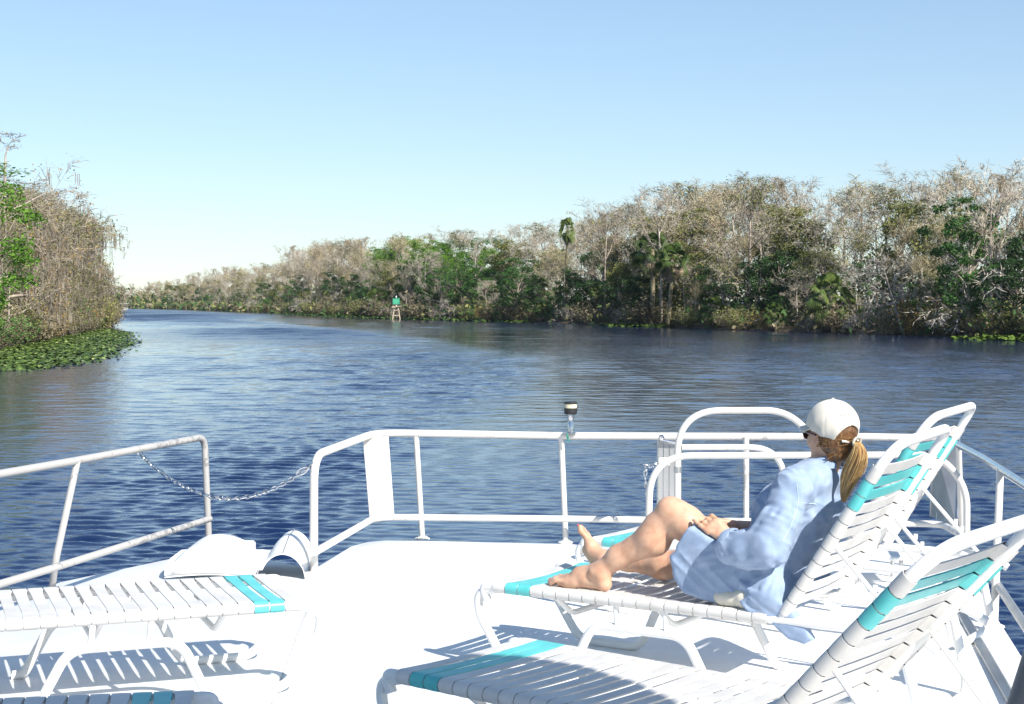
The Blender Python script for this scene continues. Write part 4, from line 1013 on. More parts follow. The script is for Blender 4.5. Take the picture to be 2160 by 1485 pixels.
# ---------------------------------------------------------------- things on the river
def daymark(px, Y, label, h=4.2, board='day_green', s=1.0):
    x = (px - CX) / F_PX * Y; t = empty('channel_marker', (x, Y, WZ), -x / Y * .5, label, 'channel marker')
    for (dx, dy) in ((-.95, -.6), (.95, -.6), (0, .9)):
        mb = MB(); mb.tube([Vector((dx, dy, -1)), Vector((dx * .42, dy * .42, 2.75 * s))], [.17, .14], 8); mb.build('piling', M['wood'], t)
    mb = MB(); mb.box((0, -.52, .85), (1.7, .10, .22)); mb.box((0, -.33, 2.0), (1.1, .1, .16)); mb.build('brace', M['wood'], t)
    mb = MB(); mb.box((0, 0, 2.82 * s), (1.9, 1.3, .16)); mb.box((-.55, -.6, 2.62), (.9, .1, .22)); mb.build('platform', M['wood'], t)
    mb = MB(); mb.box((0, -.1, 3.15), (.16, .16, .55)); mb.build('post', M['white'], t)
    b = MB(); b.box((0, -.30, 3.95), (1.45, .05, 1.2)); b = b.build('dayboard', M[board], t, smooth=False)
    e = MB()
    for (c, sz) in (((0, -.305, 4.60), (1.55, .07, .09)), ((0, -.305, 3.30), (1.55, .07, .09)), ((-.76, -.305, 3.95), (.07, .07, 1.3)), ((.76, -.305, 3.95), (.07, .07, 1.3))): e.box(c, sz)
    e.build('board_edge', M['day_dark'], b, smooth=False)
    mb = MB(); mb.lathe([(.12, 4.68), (.12, 4.85), (.16, 4.88), (.13, 5.05), (.04, 5.15)], (0, -.1, 0), 12); mb.build('lantern', M['white'], t)
    # pale number panel in the middle of the board
    mb = MB(); 
    for (c, sz) in (((-.14, -.329, 3.95), (.06, .004, .5)), ((.14, -.329, 3.95), (.06, .004, .5)), ((0, -.329, 4.2), (.22, .004, .06)), ((0, -.329, 3.72), (.22, .004, .06))): mb.box(c, sz)
    mb.build('number_outline', M['day_num'], b, smooth=False)
M['day_num'] = mottled('faded_number', (.12, .55, .36), (.2, .62, .42), 3, .5)
daymark(836, 347, 'green square channel board on three weathered wooden pilings')
def small_marker(px, row, board_m, label, cat, size, h, lamp=False, below=None):
    Y = F_PX * 4.1 / (row - HZ); x = (px - CX) / F_PX * Y; t = empty('channel_marker', (x, Y, WZ), 0, label, cat)
    mb = MB(); mb.tube([Vector((0, 0, -1)), Vector((0, 0, h))], .14 if Y < 400 else .2, 8); mb.build('piling', M['wood'], t)
    b = MB(); b.box((0, -.24, h - .1), (size, .06, size)); b.build('dayboard', M[board_m], t, smooth=False)
    if lamp: q = MB(); q.lathe([(.3, h + size * .45), (.32, h + size * .7), (.1, h + size * .9)], (0, 0, 0), 10); q.build('lantern', M['white'], t)
    return t
small_marker(362, 651.5, 'day_green', 'tiny green channel marker by the far distant shore', 'channel marker', 2.2, 4.5, True)
small_marker(565, 659, 'white', 'small white notice board on a post by the distant shore', 'river sign', 1.5, 2.4)
small_marker(201, 688, 'day_red', 'small orange channel board in front of the end of the mossy wood', 'channel marker', .62, 2.75)
def motorboat():
    Y = F_PX * 4.1 / (653.5 - HZ); x = (262 - CX) / F_PX * Y; t = empty('motorboat', (x, Y, WZ), 0, 'tiny white canopy motorboat far up the river', 'motorboat')
    mb = MB(); s = [(-1.3, 0), (-1.25, 1.4), (0, 3.4), (1.25, 1.4), (1.3, 0), (1.2, -3), (-1.2, -3)]
    mb.add([(a_ * .8, -b_ * .9, -.2) for a_, b_ in s] + [(a_, -b_, .95) for a_, b_ in s], [tuple(range(7)), tuple(range(13, 6, -1))] + [(i, (i + 1) % 7, 7 + (i + 1) % 7, 7 + i) for i in range(7)]); mb.build('hull', M['white'], t, smooth=False)
    mb = MB(); mb.box((0, .6, 2.75), (2.9, 3.4, .22), bev=.08); mb.build('canopy', M['white'], t, smooth=False)
    mb = MB()
    for dx in (-1.1, 1.1):
        for dy in (-.8, 2.0): mb.tube([Vector((dx, dy, .9)), Vector((dx, dy, 2.7))], .06, 6)
    mb.build('canopy_posts', M['alu'], t)
    mb = MB(); mb.box((0, 0, 1.4), (1.3, .8, 1.0), bev=.1); mb.build('console', M['black'], t, smooth=False)
motorboat()
# ---------------------------------------------------------------- the seated woman, grown as distance fields in the lounger's own axes
class Field:
    def __init__(s, lo, hi, h):
        s.h = h; s.lo = np.array(lo, float); s.n = np.ceil((np.array(hi) - s.lo) / h).astype(int) + 1; s.F = np.full(s.n, .08, np.float32)
    def box(s, lo, hi, m):
        i0 = np.clip(((np.minimum(lo, hi) - m - s.lo) / s.h).astype(int), 0, s.n - 1); i1 = np.clip(((np.maximum(lo, hi) + m - s.lo) / s.h).astype(int) + 2, 1, s.n)
        g = [s.lo[a] + s.h * np.arange(i0[a], i1[a]) for a in range(3)]
        return tuple(slice(i0[a], i1[a]) for a in range(3)), np.meshgrid(*g, indexing='ij')
    def put(s, sl, d, k, sub=False):
        A = s.F[sl]; d = d.astype(np.float32)
        if sub: d = -d; h = np.clip(.5 - .5 * (d - A) / k, 0, 1); s.F[sl] = A * h + d * (1 - h) * 1.0 + k * h * (1 - h) if False else np.maximum(A, d)
        else: h = np.clip(.5 + .5 * (A - d) / k, 0, 1); s.F[sl] = A * (1 - h) + d * h - k * h * (1 - h)
    def cap(s, a, b, ra, rb, k=.02, sq=None):
        """tapered capsule; sq=(axis vector, factor) flattens it across that axis"""
        a = np.array(a, float); b = np.array(b, float); r = max(ra, rb); sl, (X, Y, Z) = s.box(a, b, np.full(3, r * 1.3 + k + s.h * 2 + .02))
        P = np.stack([X - a[0], Y - a[1], Z - a[2]], -1); ab = b - a
        t = np.clip((P @ ab) / (ab @ ab + 1e-9), 0, 1); D = P - t[..., None] * ab
        if sq is not None:
            ax = np.array(sq[0], float); ax /= np.linalg.norm(ax); c = D @ ax; D = D + (1 / sq[1] - 1) * c[..., None] * ax
        s.put(sl, np.linalg.norm(D, axis=-1) - (ra + (rb - ra) * t), k)
    def ell(s, c, R3, rad, k=.02, sub=False):
        """ellipsoid: R3 rows are its axes"""
        c = np.array(c, float); rad = np.array(rad, float); R3 = np.array(R3, float); m = rad.max(); sl, (X, Y, Z) = s.box(c, c, np.full(3, m + k + .03))
        P = np.stack([X - c[0], Y - c[1], Z - c[2]], -1) @ R3.T; q = np.linalg.norm(P / rad, axis=-1); g = np.linalg.norm(P / rad ** 2, axis=-1) + 1e-6
        s.put(sl, q * (q - 1) / g, k, sub)
    def chainp(s, pts, rads, k=.015, sq=None):
        for i in range(len(pts) - 1): s.cap(pts[i], pts[i + 1], rads[i], rads[i + 1], k, sq)
    def grid(s): return np.meshgrid(*[s.lo[a] + s.h * np.arange(s.n[a]) for a in range(3)], indexing='ij')
    def surface(s):
        F = s.F; ins = F < 0; nx, ny, nz = F.shape
        c = ins[:-1, :-1, :-1].astype(np.int8).copy()
        cnt = np.zeros((nx - 1, ny - 1, nz - 1), np.int8)
        for dx in (0, 1):
            for dy in (0, 1):
                for dz in (0, 1): cnt += ins[dx:nx - 1 + dx, dy:ny - 1 + dy, dz:nz - 1 + dz]
        act = (cnt > 0) & (cnt < 8); I = np.argwhere(act); idm = np.full(act.shape, -1, np.int64); idm[act] = np.arange(len(I))
        S = np.zeros((len(I), 3)); W = np.zeros(len(I)); corners = [(a, b, c_) for a in (0, 1) for b in (0, 1) for c_ in (0, 1)]
        val = {q: F[I[:, 0] + q[0], I[:, 1] + q[1], I[:, 2] + q[2]] for q in corners}
        for q in corners:
            for ax in range(3):
                if q[ax] == 0:
                    r = list(q); r[ax] = 1; r = tuple(r); a, b = val[q], val[r]; x = (a < 0) != (b < 0); t = np.where(x, a / (a - b + 1e-12), 0)
                    p = np.tile(np.array(q, float), (len(I), 1)); p[:, ax] += t; S[x] += p[x]; W += x
        V = s.lo + s.h * (I + S / W[:, None]); Q = []
        for ax in range(3):
            sl0 = [slice(None)] * 3; sl1 = [slice(None)] * 3; sl0[ax] = slice(0, -1); sl1[ax] = slice(1, None)
            a, b = ins[tuple(sl0)], ins[tuple(sl1)]; x = a != b; E = np.argwhere(x); u, v = [(1, 2), (2, 0), (0, 1)][ax]
            ok = (E[:, u] > 0) & (E[:, v] > 0) & (E[:, u] < F.shape[u] - 1) & (E[:, v] < F.shape[v] - 1); E = E[ok]; flip = a[tuple(E.T)]
            def idx(du, dv): c_ = E.copy(); c_[:, u] -= du; c_[:, v] -= dv; return idm[tuple(c_.T)]
            q = np.stack([idx(1, 1), idx(0, 1), idx(0, 0), idx(1, 0)], -1); q[~flip] = q[~flip][:, ::-1]; Q.append(q)
        Q = np.concatenate(Q); Q = Q[(Q >= 0).all(1)]
        # two light smoothing passes
        for _ in range(SMOOTH_N):
            acc = V.copy(); n = np.ones(len(V))
            for i in range(4):
                j = (i + 1) % 4; np.add.at(acc, Q[:, i], V[Q[:, j]]); np.add.at(n, Q[:, i], 1)
            V = acc / n[:, None]
        return V, Q
SMOOTH_N = 2
WO = empty('person', (N0.x, N0.y, 0), YAW1, 'woman in a pale denim shirt and cream cap reclining with one knee raised', 'person')
def unit(v): v = np.array(v, float); return v / np.linalg.norm(v)
# joints (x toward the head of the lounger, y away from the camera, z up)
KL = (.755, .15, .700); AL = (.447, .115, .445); HL = (1.10, .19, .475)      # left leg: knee, ankle, hip
KR = (.66, .47, .445); AR = (.285, .475, .425); HR = (1.10, .43, .470)
SHL = (1.285, .120, .842); ELL = (1.21, .030, .578); WRL = (1.022, .088, .626)
SHR = (1.255, .50, .845); ELR = (1.10, .60, .60); WRR = (.93, .36, .635)
NECK = (1.335, .315, .905); HEAD = np.array((1.350, .320, 1.036))
fwd = unit((-.887, .462, -.02)); up = unit((.04, .0, 1.0)); up = unit(up - fwd * (up @ fwd)); rgt = np.cross(fwd, up); HR3 = [fwd, rgt, up]
def hp(f, r, u): return HEAD + fwd * f + rgt * r + up * u     # point in head axes
def body():
    F = Field((.06, -.06, .34), (1.46, .70, 1.18), .0040)
    # torso under the shirt
    F.chainp([(1.12, .31, .49), (1.18, .31, .62), (1.24, .31, .76), (1.29, .31, .86)], [.10, .09, .10, .07], .04)
    F.cap(NECK, hp(-.015, 0, -.06), .052, .050, .03)
    # left leg, raised
    kn, an, hi = map(np.array, (KL, AL, HL)); mid = kn * .5 + hi * .5 + np.array((0, 0, -.016))
    F.chainp([hi, mid, kn + unit(hi - kn) * .06, kn], [.095, .080, .066, .058], .03)
    calf = kn * .68 + an * .32 + np.array((.018, 0, -.026)); low = kn * .25 + an * .75
    F.chainp([kn, calf, low, an], [.056, .064, .044, .036], .03)
    F.cap(kn * .8 + an * .2, calf, .054, .058, .03)
    F.ell(kn + np.array((-.022, 0, .018)), np.eye(3), (.036, .04, .038), .03)
    # left foot flat on the straps
    s_ = ZS + .020
    F.cap((.468, .112, s_ + .028), (.455, .113, .430), .028, .031, .02)              # heel
    F.cap((.455, .112, s_ + .028), (.33, .115, s_ + .030), .027, .026, .02)
    F.cap(AL, (.345, .118, s_ + .058), .035, .032, .03); F.cap((.37, .118, s_ + .048), (.268, .13, s_ + .026), .036, .024, .02, sq=((0, 0, 1), .85)); F.cap((.30, .10, s_ + .022), (.27, .15, s_ + .024), .021, .022, .02)
    F.cap((.33, .098, s_ + .024), (.262, .100, s_ + .016), .020, .015, .02)
    F.ell((.425, .083, .443), np.eye(3), (.014, .010, .014), .012)                    # ankle bone
    for i, (y, x, r) in enumerate(((.166, .200, .0145), (.139, .192, .0112), (.119, .199, .0108), (.100, .210, .0100), (.083, .225, .0095))):
        F.chainp([(x + .062, y * .9 + .012, s_ + .026), (x + .026, y, s_ + .026), (x, y + .002, s_ + .012)], [r * 1.12, r * .95, r], .004)
    # right leg lying along the straps, toes up
    kn, an, hi = map(np.array, (KR, AR, HR)); mid = (kn + hi) / 2
    F.chainp([hi, mid, kn], [.095, .080, .060], .03); F.chainp([kn, kn * .7 + an * .3 + np.array((0, 0, -.012)), kn * .25 + an * .75, an], [.056, .058, .040, .034], .03)
    F.cap((.252, .478, s_ + .028), (.262, .478, .425), .031, .033, .02)
    F.cap((.262, .478, .42), (.190, .50, .468), .034, .028, .03); F.cap((.235, .482, .395), (.165, .50, .455), .027, .025, .03); F.cap((.185, .50, .475), (.150, .515, .515), .030, .022, .02, sq=((1, 0, 0), .7))
    for i, (y, z, r) in enumerate(((.490, .556, .0125), (.510, .552, .0095), (.526, .543, .009), (.541, .531, .0085), (.554, .517, .008))):
        F.chainp([(.158, y * .6 + .205, z - .045), (.135, y, z - .018), (.132, y, z)], [r * 1.1, r, r * .95], .006)
    # arms
    F.chainp([SHL, ELL], [.048, .038], .02); F.chainp([ELL, (1.12, .055, .60), WRL], [.038, .034, .0245], .02)
    F.chainp([SHR, ELR], [.048, .038], .02); F.chainp([ELR, WRR], [.036, .025], .02)
    # left hand resting on the thigh: palm, four bent fingers, thumb pointing along the leg
    def hand(wr, d, side, nrm, mirror=1):
        """d along the hand, side across the knuckles towards the little finger, nrm out of the back of the hand"""
        wr, d, side, nrm = np.array(wr), unit(d), unit(side), unit(nrm)
        kk = wr + d * .078
        F.cap(wr, wr + d * .03, .0245, .0255, .007, sq=(nrm, .75))
        for j in (-1, 0, 1): F.cap(wr + d * .02 + side * j * .012, kk + side * j * .020, .0170, .0150, .006, sq=(nrm, .82))
        for i, (o, L, r) in enumerate(((-.0310, .072, .0092), (-.0105, .082, .0094), (.0105, .080, .0090), (.0310, .074, .0084))):
            base = kk + side * o; c1 = [.30, .35, .30, .05][i]; c2 = c1 + [.75, .85, .7, .15][i]; c3 = c2 + [.55, .55, .5, .1][i]
            p1 = base + (d * math.cos(c1) - nrm * math.sin(c1)) * L * .46; p2 = p1 + (d * math.cos(c2) - nrm * math.sin(c2)) * L * .32; p3 = p2 + (d * math.cos(c3) - nrm * math.sin(c3)) * L * .24
            F.chainp([base - d * .012, p1, p2, p3], [r * 1.12, r, r * .95, r * .82], .005)
        tb = wr + d * .022 - side * .026 - nrm * .004; t1 = tb + unit(d * .9 - side * .30 - nrm * .45) * .036; t2 = t1 + unit(d * .95 + side * .15 - nrm * .35) * .026; t3 = t2 + unit(d + side * .25 - nrm * .2) * .018
        F.chainp([tb, t1, t2, t3], [.015, .0112, .0098, .0082], .008)
    hand((1.018, .086, .628), (-.78, .08, .55), (-.40, -.44, -.51), (.20, -.62, .375))
    hand((.930, .345, .645), (-.80, -.42, .10), (.35, -.75, .50), (-.10, .25, .95))
    # skull, jaw, nose, ears, lips
    F.ell(hp(-.012, 0, .015), HR3, (.094, .076, .092), .02); F.ell(hp(.026, 0, -.042), HR3, (.062, .058, .068), .03); F.ell(hp(.060, 0, -.088), HR3, (.024, .026, .020), .03)
    F.cap(hp(.092, 0, -.005), hp(.106, 0, -.034), .008, .012, .012); F.ell(hp(.086, 0, -.062), HR3, (.012, .024, .006), .006); F.ell(hp(.083, 0, -.074), HR3, (.012, .022, .007), .006)
    for sg in (-1, 1):
        F.ell(hp(.078, sg * .031, -.004), HR3, (.014, .015, .011), .01); F.ell(hp(.05, sg * .048, -.035), HR3, (.024, .016, .022), .02)
        F.ell(hp(-.008, sg * .076, -.024), [unit(fwd + up * .2), rgt, up], (.017, .009, .030), .006); F.ell(hp(-.010, sg * .084, -.022), HR3, (.009, .006, .018), .004, sub=True)
    V, Q = F.surface()
    m, nt, bs = new_mat('skin'); tc = nt.nodes.new('ShaderNodeTexCoord')
    f = noise(nt, 9, 5, .6, tc.outputs['Object']); f2 = noise(nt, 60, 3, .6, tc.outputs['Object'])
    c1 = ramp(nt, f, [(.3, (.56, .32, .20)), (.5, (.62, .38, .255)), (.72, (.66, .43, .30))])
    nt.links.new(c1, bs.inputs['Base Color']); bs.inputs['Roughness'].default_value = .48
    bs.inputs['Subsurface Weight'].default_value = .12; bs.inputs['Subsurface Radius'].default_value = (.012, .005, .003); bs.inputs['Subsurface Scale'].default_value = 1.0
    bump(nt, bs, f2, .22, .002)
    vo = N(nt, 'ShaderNodeTexNoise'); vo.inputs['Scale'].default_value = 34; vo.inputs['Detail'].default_value = 6; nt.links.new(tc.outputs['Object'], vo.inputs['Vector'])
    mr = N(nt, 'ShaderNodeMix', data_type='RGBA', blend_type='MULTIPLY'); mr.inputs['Factor'].default_value = .55
    nt.links.new(c1, mr.inputs['A']); nt.links.new(ramp(nt, vo.outputs['Fac'], [(.36, (.86, .70, .66)), (.55, (1, 1, 1)), (.75, (1.0, .93, .88))]), mr.inputs['B']); nt.links.new(mr.outputs['Result'], bs.inputs['Base Color'])
    o = big_mesh('body', V, Q, m, WO); return F
body()
def cloth_mat(name, c0, c1, c2, weave=900):
    m, nt, bs = new_mat(name); tc = nt.nodes.new('ShaderNodeTexCoord')
    f = noise(nt, 14, 6, .65, tc.outputs['Object']); nt.links.new(ramp(nt, f, [(.3, c0), (.5, c1), (.72, c2)]), bs.inputs['Base Color'])
    bs.inputs['Roughness'].default_value = .85; bs.inputs['Specular IOR Level'].default_value = .2; bs.inputs['Sheen Weight'].default_value = .15
    b1 = bump(nt, bs, noise(nt, weave / 3, 2, .5, tc.outputs['Object']), .25, .0015)
    b0 = N(nt, 'ShaderNodeBump'); b0.inputs['Strength'].default_value = .55; b0.inputs['Distance'].default_value = .012
    mp = N(nt, 'ShaderNodeMapping'); mp.inputs['Scale'].default_value = (1, 1, .55); mp.inputs['Rotation'].default_value = (0, .6, 0); nt.links.new(tc.outputs['Object'], mp.inputs['Vector'])
    wn = N(nt, 'ShaderNodeTexNoise'); wn.noise_type = 'RIDGED_MULTIFRACTAL'; wn.inputs['Scale'].default_value = 13; wn.inputs['Detail'].default_value = 2; nt.links.new(mp.outputs[0], wn.inputs['Vector'])
    nt.links.new(wn.outputs['Fac'], b0.inputs['Height']); nt.links.new(b0.outputs['Normal'], b1.inputs['Normal']); return m
M['denim'] = cloth_mat('denim', (.22, .295, .43), (.275, .355, .49), (.35, .425, .55))
M['denim_seam'] = cloth_mat('denim_seam', (.42, .52, .66), (.5, .6, .72), (.55, .65, .78))
M['cream'] = cloth_mat('cream_cotton', (.55, .51, .42), (.62, .58, .49), (.68, .64, .55))
M['cap'] = cloth_mat('cap_cotton', (.62, .57, .48), (.69, .64, .55), (.73, .69, .61))
def poly_sdf(PX, PZ, poly):
    d = np.full(PX.shape, 1e9); s = np.ones(PX.shape); n = len(poly)
    for i in range(n):
        a = np.array(poly[i]); b = np.array(poly[i - 1]); e = b - a; wx, wz = PX - a[0], PZ - a[1]
        t = np.clip((wx * e[0] + wz * e[1]) / (e @ e), 0, 1); d = np.minimum(d, (wx - e[0] * t) ** 2 + (wz - e[1] * t) ** 2)
        c1 = PZ >= a[1]; c2 = PZ < b[1]; c3 = e[0] * wz > e[1] * wx; k = (c1 & c2 & c3) | (~c1 & ~c2 & ~c3); s = np.where(k, -s, s)
    return s * np.sqrt(d)
def slab(F, poly, y0, y1, rnd, k, lean=0.0):
    """rounded plate: outline in x-z, between two y planes"""
    xs_ = [p[0] for p in poly]; zs_ = [p[1] for p in poly]; sl, (X, Y, Z) = F.box(np.array((min(xs_), y0, min(zs_))), np.array((max(xs_), y1, max(zs_))), np.full(3, .05))
    d2 = poly_sdf(X, Z, poly) + rnd; yc = (y0 + y1) / 2 + lean * (Z - .4); dy = np.abs(Y - yc) - (y1 - y0) / 2 + rnd
    d = np.minimum(np.maximum(d2, dy), 0) + np.sqrt(np.maximum(d2, 0) ** 2 + np.maximum(dy, 0) ** 2) - rnd
    F.put(sl, d, k)
def legs_gap(F):
    X, Y, Z = F.grid()
    a = np.array(KL); b = np.array(HL); ax = unit(b - a); hem = (X - .850) * ax[0] + (Z - .645) * ax[2]
    front = (X < 1.0) & (Z > .56); F.F = np.where(front, np.maximum(F.F, -(hem + .012 * np.sin(Y * 60))), F.F).astype(np.float32)
    F.F = np.maximum(F.F, np.where((X < 1.0) & (Y > .30), .02, -1)).astype(np.float32)
def shirt():
    F = Field((.62, -.12, .22), (1.56, .76, 1.02), .0048)
    # body of the shirt, roomy
    F.chainp([(1.14, .23, .47), (1.20, .24, .60), (1.255, .25, .75), (1.30, .25, .84)], [.13, .118, .118, .085], .05)
    F.chainp([(1.13, .42, .47), (1.18, .42, .60), (1.23, .41, .75), (1.27, .40, .85)], [.130, .125, .125, .08], .05)
    F.cap(SHL, SHR, .068, .066, .05); F.cap((1.325, .20, .868), (1.325, .43, .868), .055, .052, .04)
    F.cap((1.325, .25, .880), (1.325, .39, .880), .040, .038, .04)
    # blouson over the belly
    F.ell((1.12, .30, .58), np.eye(3), (.11, .19, .10), .05); F.ell((1.175, .30, .73), np.eye(3), (.115, .18, .10), .05)
    # tail of the shirt over the raised thigh, falling to the straps
    F.chainp([(1.10, .19, .480), (.96, .173, .548), (.86, .16, .608)], [.108, .090, .080], .03)
    slab(F, [(.865, .68), (.82, .62), (.785, .54), (.80, .46), (.845, .40), (.92, .378), (1.02, .372), (1.10, .376), (1.22, .40), (1.22, .56), (1.05, .60), (.95, .63)], .055, .175, .02, .03)
    # back tail bunched against the hinge
    F.ell((1.19, .10, .43), np.eye(3), (.10, .085, .08), .03); F.ell((1.20, .33, .46), np.eye(3), (.11, .26, .10), .04)
    slab(F, [(1.10, .40), (1.13, .36), (1.22, .33), (1.30, .275), (1.36, .262), (1.40, .285), (1.37, .33), (1.30, .40), (1.2, .46)], .03, .07, .012, .02)
    legs_gap(F)
    # left sleeve: full upper arm, bagging at the elbow, rolled cuff
    F.cap(SHL, (1.27, .11, .81), .068, .066, .04); F.chainp([(1.275, .105, .82), (1.255, .060, .72), (1.212, .030, .620)], [.068, .076, .080], .008)
    F.chainp([(1.212, .030, .620), (1.13, .038, .600), (1.058, .053, .600)], [.080, .075, .066], .010)
    F.chainp([SHR, (1.18, .57, .73), ELR], [.068, .070, .065], .03); F.chainp([ELR, (1.0, .46, .625)], [.06, .048], .02)
    X, Y, Z = F.grid()
    near = F.F < .05
    F.ell((1.315, .318, .955), np.eye(3), (.062, .064, .052), .01, sub=True)
    # folds
    rngf = np.random.default_rng(2); fold = np.zeros_like(F.F)
    def ridge(p, q, w_, amp, curve=0.0):
        nonlocal fold
        p = np.array(p, float); q = np.array(q, float); e = q - p; L2 = e @ e
        t = np.clip(((X - p[0]) * e[0] + (Y - p[1]) * e[1] + (Z - p[2]) * e[2]) / L2, 0, 1)
        bx = curve * np.sin(t * np.pi); d2 = (X - p[0] - t * e[0]) ** 2 + (Y - p[1] - t * e[1]) ** 2 + (Z - p[2] - t * e[2] - bx) ** 2
        fold += (2.3 * amp * np.sin(np.pi * np.clip(t * .9 + .05, 0, 1)) * np.exp(-d2 / (w_ * .85) ** 2)).astype(np.float32)
    # sleeve folds radiating from the elbow and the armpit
    for (p, q, w_, am) in (((1.235, .00, .80), (1.11, .0, .60), .012, .009), ((1.28, -.0, .78), (1.16, -.01, .58), .011, -.008), ((1.21, .02, .82), (1.09, .03, .68), .011, .009), ((1.25, .01, .70), (1.08, .02, .60), .012, -.009),
                           ((1.22, -.01, .62), (1.10, .00, .545), .012, .010), ((1.24, -.0, .57), (1.12, -.01, .535), .010, -.008), ((1.13, .01, .69), (1.07, .03, .60), .009, .008), ((1.10, .03, .67), (1.04, .05, .58), .008, -.008),
                           # thigh drape
                           ((.85, .03, .68), (.90, .03, .40), .014, -.010), ((.88, .03, .66), (.98, .03, .40), .013, .010), ((.92, .03, .66), (1.04, .03, .40), .012, -.010), ((.80, .03, .60), (.84, .03, .42), .011, .008), ((.97, .04, .62), (.93, .02, .42), .010, .008), ((.83, .03, .64), (.94, .03, .50), .010, -.008),
                           ((1.02, .04, .56), (1.20, .03, .44), .014, -.011), ((1.05, .04, .50), (1.22, .03, .40), .012, .010), ((1.08, .03, .42), (1.24, .03, .52), .012, -.009), ((.86, .04, .72), (.99, .05, .66), .010, .008),
                           # back and side
                           ((1.20, .10, .70), (1.30, .12, .55), .014, -.011), ((1.26, .08, .74), (1.27, .08, .54), .012, .008), ((1.12, .20, .80), (1.10, .22, .62), .014, .010), ((1.16, .18, .84), (1.13, .22, .64), .010, -.010), ((1.09, .16, .74), (1.13, .12, .60), .010, .010)):
        ridge(p, q, w_, am)
    for _ in range(45):
        c = rngf.uniform((1.03, .0, .45), (1.36, .5, .85)); d = rngf.normal(0, 1, 3) * (.06, .05, .09); ridge(c - d, c + d, rngf.uniform(.008, .014), rngf.choice([-1, 1]) * rngf.uniform(.003, .007))
    av = unit(np.array(ELL) - np.array(SHL)); sa = X * av[0] + Y * av[1] + Z * av[2]; arm = np.exp(-((Y - .06) / .07) ** 2) * (X > 1.02) * np.clip((Z - .50) / .05, 0, 1)
    rdg = lambda q: 1 - np.abs(np.sin(q)) ** .7
    fold += (.0085 * arm * rdg(sa * 46 + 2.2 * np.sin(X * 31 + Z * 14) + 1.3 * np.sin(Z * 43 + Y * 20)) * (.5 + .5 * np.sin(X * 23 - Z * 17 + 1))).astype(np.float32)
    low = np.clip((.62 - Z) / .08, 0, 1) * (X < 1.25) * np.clip((.24 - Y) / .1, 0, 1)
    fold += (.0055 * low * rdg(X * 34 + (Z - .5) * 22 + 1.6 * np.sin(Z * 24 + X * 8)) * (.55 + .45 * np.sin(X * 15 + Z * 26))).astype(np.float32)
    tor = np.clip((Y - .12) / .06, 0, 1) * np.clip((Z - .55) / .1, 0, 1)
    fold += (.006 * tor * rdg(X * 30 - Z * 36 + 1.8 * np.sin(Y * 24 + Z * 15))).astype(np.float32)
    fold = np.clip(fold, -.007, .012)
    n_ = .0018 * np.sin(X * 55 + 9 * np.sin(Z * 17)) * np.sin(Z * 48 + 6 * np.sin(Y * 21)) + .0016 * np.sin(Y * 90 + X * 40 + Z * 30)
    F.F = F.F - np.where(near, fold + n_, 0).astype(np.float32)
    global SMOOTH_N
    SMOOTH_N = 1; V, Q = F.surface(); SMOOTH_N = 2; o = big_mesh('shirt', V, Q, M['denim'], WO)
    # rolled cuff round the left forearm, open ended
    def ring(c, d, R_, L, th, name, mat, sq=1.0, roll=.0):
        d = Vector(unit(d)); u = d.orthogonal().normalized(); w_ = d.cross(u); c = Vector(c); mb = MB(); n = 28
        prof = [(-L / 2, R_ - th), (-L / 2, R_), (-L / 4, R_ + .002), (0, R_ + .003), (L / 4, R_ + .002), (L / 2, R_), (L / 2, R_ - th), (0, R_ - th - .001)]
        v = []; f = []
        for k in range(n):
            a = 2 * math.pi * k / n; wob = 1 + .05 * math.sin(3 * a + 1) + .03 * math.sin(5 * a)
            for (x, r_) in prof: v.append(c + d * (x + .004 * math.sin(2 * a)) + (u * math.cos(a) + w_ * math.sin(a)) * r_ * wob)
        m_ = len(prof)
        for k in range(n):
            for i in range(m_): f.append((k * m_ + i, k * m_ + (i + 1) % m_, ((k + 1) % n) * m_ + (i + 1) % m_, ((k + 1) % n) * m_ + i))
        mb.add(v, f); return mb.build(name, mat, o)
    ring((1.060, .054, .600), (-.90, .15, -.22), .070, .040, .006, 'cuff', M['denim'])
    ring((1.012, .470, .626), np.array(WRR) - np.array(ELR), .050, .045, .006, 'cuff', M['denim'])
    # collar: standing band folded over
    mb = MB(); v = []; f = []; n = 40
    for k in range(n + 1):
        a = math.radians(-205 + 230 * k / n) + math.pi * .5
        a = math.radians(35) + math.radians(290) * k / n
        ca, sa = math.cos(a + math.pi), math.sin(a + math.pi)
        for (r_, z) in ((.062, .885), (.063, .925), (.066, .945), (.074, .941), (.088, .912), (.093, .899), (.088, .896), (.077, .918), (.068, .930)):
            v.append(Vector((1.325 + ca * -r_, .318 + sa * r_ * 1.05, z + .012 * math.cos(a + math.pi) * -1)))
    m_ = 9
    for k in range(n):
        for i in range(m_): f.append((k * m_ + i, k * m_ + (i + 1) % m_, (k + 1) * m_ + (i + 1) % m_, (k + 1) * m_ + i))
    f += [tuple(range(m_)), tuple(n * m_ + i for i in range(m_))]
    mb.add(v, f); mb.build('collar', M['denim_collar'], o)
    # stitched seams laid on the cloth: yoke, armhole, hem
    from mathutils.bvhtree import BVHTree
    bv = BVHTree.FromPolygons([tuple(p) for p in V], [tuple(int(i) for i in q) for q in Q])
    def seam(pts, dirn, name='seam', r_=.0016):
        P = []; d = Vector(unit(dirn)); pr = rnd_path(pts, .05, 8); 
        fine = []
        for a_, b_ in zip(pr[:-1], pr[1:]):
            for q in range(4): fine.append(Vector(a_).lerp(Vector(b_), q / 4))
        for p in fine:
            hit = bv.ray_cast(p - d * .4, d)
            if hit[0] is not None: P.append(hit[0] - d * .0005)
        if len(P) > 3: s_ = MB(); s_.tube(P, r_, 5); s_.build(name, M['denim_seam'], o)
